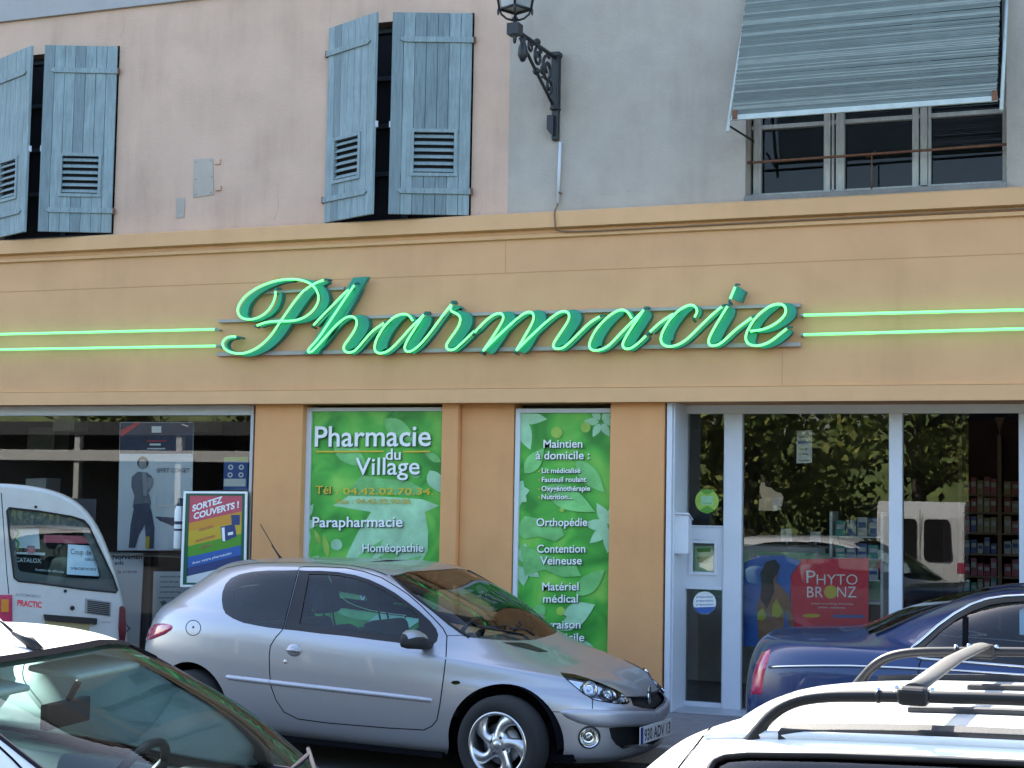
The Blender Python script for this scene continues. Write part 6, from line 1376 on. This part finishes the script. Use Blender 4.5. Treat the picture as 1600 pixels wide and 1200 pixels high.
def vflat(q, name, m, d=.004, th=.0):
    mb = MB(); P_ = [vl(*p) for p in q]; P_ = [Vector((p.x, pl[0].y - d, p.z)) for p in P_]
    if th: mb.plate(P_, (0, d, 0))
    else: mb.flat(P_)
    return mb.build(name, m, van, bevel=.004 if th else 0)
for (q, m) in (([(-14, 929), (19.5, 929), (19.5, 974), (-12, 974)], 'lens_red'), ([(186.5, 948), (191, 946), (196, 950), (197.5, 985), (195, 1003), (186, 1003), (184.5, 980)], 'lens_dark')): vflat(q, 'tail_light', m, .022, 1)
vflat([(2, 936), (14, 936), (14, 956), (2, 956)], 'indicator_lens', 'lens_amber', .026)
lv = vflat([(133, 934.5), (174, 940.5), (172.5, 963.5), (132, 957.5)], 'air_louvre', 'mid_grey', .008, 1)
mb = MB()
for k in range(7): a = Vector((vl(136.5, 938.5 + k * 2.9))); b = Vector((vl(171, 943.2 + k * 2.9))); mb.tube([(a.x, pl[0].y - .010, a.z), (b.x, pl[0].y - .010, b.z)], .0045, 5)
o = mb.build('louvre_slat', 'trim_black', van); 
vflat([(68, 959.5), (152, 966), (151, 975.5), (70, 969)], 'handle_bar', 'trim_black', .03, 1)
vflat([(70, 970), (140, 975), (138, 992), (70, 988)], 'number_plate', 'plate_old', .006, 1)
for (c, r) in (((102, 923.5), 2.2), ((113, 950), 3.2), ((56, 792), 2.0)):
    p = vl(*c); mb = MB(); mb.lathe([(r / 170, 0), (r / 180, .008), (r / 400, .009), (0, .006)], Matrix.Translation((p.x, pl[0].y - .001, p.z)) @ Matrix.Rotation(R_(90), 4, 'X'), 12); mb.build('lock_button', 'trim_black', van)
mb = MB(); A, Bq = vl(27, 946), vl(65, 949.5); U = (Bq - A); w = U.length; text(mb, 'PRACTIC', (A.x, pl[0].y - .003, A.z), U.normalized(), (0, 0, 1), w, .046, 0, .035); A, Bq = vl(24, 931), vl(64, 934); U = Bq - A; text(mb, 'AUTOMOBILES', (A.x, pl[0].y - .003, A.z), U.normalized(), (0, 0, 1), U.length, .022, 1, .01); A, Bq = vl(158, 973), vl(173, 974); text(mb, 'diesel', (A.x, pl[0].y - .003, A.z), (Bq - A).normalized(), (0, 0, 1), (Bq - A).length, .018, 1)
mb.build('lettering', ['promo_red', 'mid_grey'], van)
mb = MB(); a, b = vl(11, 760), vl(0, 820); mb.tube([(vl(*p).x, pl[0].y - .001, vl(*p).z) for p in ((2, 770), (6, 830), (11, 900), (14, 928))], .003, 5); mb.build('tailgate_seam', 'gap', van)
# things stuck inside the rear glass
def vin(q, name, m): 
    mb = MB(); P_ = [vl(*p) for p in q]; mb.flat([(p.x, pl[0].y + .05, p.z) for p in P_]); return mb.build(name, m, van)
vin([(106, 851), (140, 853), (152, 885), (155, 901), (104, 898)], 'window_paper', 'leaf_pale' if False else 'ad_pale'); vin([(18, 826), (60, 826), (62, 858), (20, 856)], 'window_paper', 'pale_board'); vin([(68, 836), (142, 838), (144, 850), (68, 848)], 'window_strip', 'card_red'); vin([(42, 853), (54, 853), (54, 866), (42, 866)], 'window_sticker', 'lens_red'); vin([(22, 863), (26, 866), (70, 868), (70, 864)], 'window_strip', 'pale_board')
mb = MB()
for (s, a, b, h, m) in (('Coup de', (110, 866), (142, 868), .045, 0), ('cœur', (132, 876), (148, 877), .03, 0), ('vacances', (110, 890), (150, 892), .03, 0), ('CATALOX', (24, 878), (64, 880), .035, 1), ('location de véhicules', (55, 892), (100, 896), .022, 1)):
    A, Bq = vl(*a), vl(*b); text(mb, s, (A.x, pl[0].y + .046, A.z), (Bq - A).normalized(), (0, 0, 1), (Bq - A).length, h, m, .01)
for pth in ([(22, 806), (30, 812), (38, 808), (40, 800), (33, 800)], [(30, 818), (22, 826), (30, 834), (22, 842), (30, 848), (26, 860)]): mb.tube([(vl(*p).x, pl[0].y + .046, vl(*p).z) for p in chaikin(pth, 2)], .008, 5, 2)
mb.build('window_writing', ['ad_grey', 'pale_board', 'card_green'], van)
mb = MB(); mb.box(cx - .9, cx + .45, .5, .55, .5, 1.75); mb.build('cabin_back', 'cabin_dark', van)
for x in (cx - .55, cx + .5): wheel(van, x, 1.1, .27, .27, .18, .16, 'plain', -1)
# ================================================================ the far side of the street, seen only in the shop glass and the paintwork
mat('bark', (.10, .08, .06), .9, nz=.3, ns=12, stretch=(6, 6, 1)); mat('leaf', (.10, .14, .025), .7, nz=.45, ns=.9); mat('leaf_light', (.24, .26, .05), .7, nz=.35, ns=1.2)
mat('wall_stone', (.30, .27, .22), .9, nz=.2, ns=4, bump=.4, bs=20); mat('shelter_pale', (.62, .62, .58), .7); mat('shelter_dark', (.05, .05, .055), .7)
def tree(x, y, h, r, seed, lb):
    rd = np.random.default_rng(seed); t = thing('street_tree', lb, 'tree', (x, y, 0), rd.uniform(0, 6), 'trees across the street'); mb = MB()
    mb.tube([(0, 0, -.1), (.05, 0, 1.2), (-.03, .06, 2.2), (0, 0, h * .8)], [.22, .17, .14, .04], 10)
    for k in range(7): a = rd.uniform(0, 6.28); z0 = rd.uniform(1.7, 3.4); L = r * rd.uniform(.6, .95); mb.tube([(0, 0, z0), (L * .5 * math.cos(a), L * .5 * math.sin(a), z0 + .7), (L * math.cos(a), L * math.sin(a), z0 + 1.2)], [.08, .05, .02], 6)
    mb.build('trunk', 'bark', t)
    cl = [(rd.normal(size=3) * (r * .42, r * .42, h * .17) + (0, 0, h * .58), rd.uniform(.5, 1.1)) for _ in range(34)]
    N = 5200; ci = rd.integers(0, len(cl), N); d = rd.normal(size=(N, 3)); d /= np.linalg.norm(d, axis=1, keepdims=True); d *= rd.uniform(.55, 1, (N, 1)); c = np.array([cl[i][0] + d[k] * cl[i][1] for k, i in enumerate(ci)])
    a = rd.normal(size=(N, 3)); a /= np.linalg.norm(a, axis=1, keepdims=True); b = np.cross(a, rd.normal(size=(N, 3))); b /= np.linalg.norm(b, axis=1, keepdims=True); s = rd.uniform(.07, .15, (N, 1))
    V = np.stack([c - a * s, c + b * s * .6, c + a * s, c - b * s * .6], 1).reshape(-1, 3); me = bpy.data.meshes.new('crown'); me.from_pydata(V.tolist(), [], [(4 * i, 4 * i + 1, 4 * i + 2, 4 * i + 3) for i in range(N)]); me.materials.append(MT['leaf']); me.materials.append(MT['leaf_light'])
    me.polygons.foreach_set('material_index', [int(q < .35) for q in rd.random(N)]); me.update(); o = bpy.data.objects.new('crown', me); COL.objects.link(o); o.parent = t
for i, (x, y, h, r) in enumerate(((-6.5, -21, 7, 3.0), (-2.8, -20, 6.5, 2.8), (.6, -21, 7.5, 3.0), (4.2, -20.5, 7, 3.0), (8, -21.5, 7.5, 3.2), (-10.5, -24, 8, 3.2), (12, -23, 8, 3.4), (-15, -29, 9, 4), (-20, -30, 9, 4), (-25, -29, 9, 4), (17, -24, 8, 3.5), (-4, -27, 9, 4), (3, -28, 9, 4))):
    tree(x, y, h, r, 100 + i, 'leafy green tree across the street mirrored in the shop glass')
f = thing('park_wall', 'low stone wall with iron railing along the far side of the street', 'wall', (0, 0, 0)); mb = MB(); mb.box(-12, 22, -19.3, -19.0, 0, .75); mb.build('stone_wall', 'wall_stone', f, bevel=.02)
mb = MB(); mb.box(-12, 22, -19.17, -19.13, 1.72, 1.76); mb.box(-12, 22, -19.17, -19.13, .85, .89)
for k in range(230): x = -11.9 + k * .147; mb.box(x - .01, x + .01, -19.16, -19.14, .75, 1.85)
mb.build('iron_railing', 'iron_black', f)
h_ = thing('clipped_hedge', 'dark hedge behind the railing mirrored in the entrance glass', 'hedge', (0, 0, 0)); rd = np.random.default_rng(5); N = 7000
c = np.stack([rd.uniform(-12, 22, N), rd.uniform(-20.4, -19.5, N), rd.uniform(.1, 1.7, N)], 1); a = rd.normal(size=(N, 3)); a /= np.linalg.norm(a, axis=1, keepdims=True); b = np.cross(a, rd.normal(size=(N, 3))); b /= np.linalg.norm(b, axis=1, keepdims=True)
V = np.stack([c - a * .12, c + b * .08, c + a * .12, c - b * .08], 1).reshape(-1, 3); me = bpy.data.meshes.new('foliage'); me.from_pydata(V.tolist(), [], [(4 * i, 4 * i + 1, 4 * i + 2, 4 * i + 3) for i in range(N)]); me.materials.append(MT['leaf']); o = bpy.data.objects.new('foliage', me); COL.objects.link(o); o.parent = h_
# covered stand opposite the left window
s_ = thing('bus_shelter', 'dark roofed shelter with pale beam and posts mirrored in the left shop window', 'shelter', (-16, -17, 0)); mb = MB(); mb.box(-7, 7, -2.5, .2, 3.0, 3.3); mb.box(-7, 7, -2.6, -2.5, 0, 3.0); mb.build('shelter_roof', 'shelter_dark', s_)
mb = MB(); mb.box(-7, 7, .0, .2, 2.42, 2.66); mb.build('beam', 'shelter_pale', s_)
for k in range(6): mb = MB(); x = -6.8 + k * 2.7; mb.box(x - .07, x + .07, .02, .16, 0, 3.0); mb.build('post', 'shelter_pale', s_)
hl = MB(); rd2 = np.random.default_rng(8); xs_ = np.linspace(-90, 90, 60); top_ = [7 + 2.5 * math.sin(x * .09) + rd2.uniform(-.6, .6) for x in xs_]
hl.add([(x, -60, 0) for x in xs_] + [(x, -64, t) for x, t in zip(xs_, top_)] + [(x, -90, t + 2) for x, t in zip(xs_, top_)], [(k * 60 + i, k * 60 + i + 1, (k + 1) * 60 + i + 1, (k + 1) * 60 + i) for k in range(2) for i in range(59)]); struct(hl.build('hill', 'leaf'))
# white minibus on the camera side of the street
mb_ = thing('white_minibus', 'white van parked across the street mirrored in the right entrance glass', 'van', (1.14, -16.6, 0), -math.pi / 2)
prof = [(0, .35), (0, 1.0), (.03, 1.55), (.09, 1.75), (.3, 1.84), (3.0, 1.84), (3.4, 1.75), (3.95, 1.1), (4.3, .95), (4.4, .6), (4.35, .35)]
mb = MB(); n = len(prof); L = []
for (y, s) in ((-.74, .94), (-.78, .99), (-.79, 1), (.79, 1), (.78, .99), (.74, .94)): L += [(2.2 + (p[0] - 2.2) * s, y, 1.0 + (p[1] - 1.0) * s) for p in prof]
mb.add(L, [(k * n + i, k * n + (i + 1) % n, (k + 1) * n + (i + 1) % n, (k + 1) * n + i) for k in range(5) for i in range(n)]); mb.flat(L[:n]); mb.flat(L[-n:]); mb.build('body', 'car_white', mb_, bevel=.03, seg=3)
for sy in (-1, 1):
    mb = MB(); q = [(-.03, sy * .07, .84), (-.03, sy * .09, .78), (-.03, sy * .14, .765), (-.03, sy * .48, .765), (-.03, sy * .54, .78), (-.03, sy * .56, .84), (-.0, sy * .53, 1.44), (.0, sy * .50, 1.50), (.0, sy * .46, 1.52), (.0, sy * .14, 1.52), (.0, sy * .09, 1.50), (.0, sy * .07, 1.45)]; mb.plate(q, (.05, 0, 0)); mb.build('rear_window', 'trim_black', mb_)
    mb = MB(); a, b = sorted((sy * .66, sy * .80)); mb.box(-.012, .05, a, b, .55, .74); mb.build('tail_light', 'lens_red', mb_, bevel=.01)
mb = MB(); mb.box(-.003, .0, -.006, .006, .5, 1.7); mb.build('door_seam', 'gap', mb_)
for x in (.9, 3.5):
    for s2 in (-1, 1): wheel(mb_, x, .66 * s2, .30, .30, .2, .18, 'plain', s2)
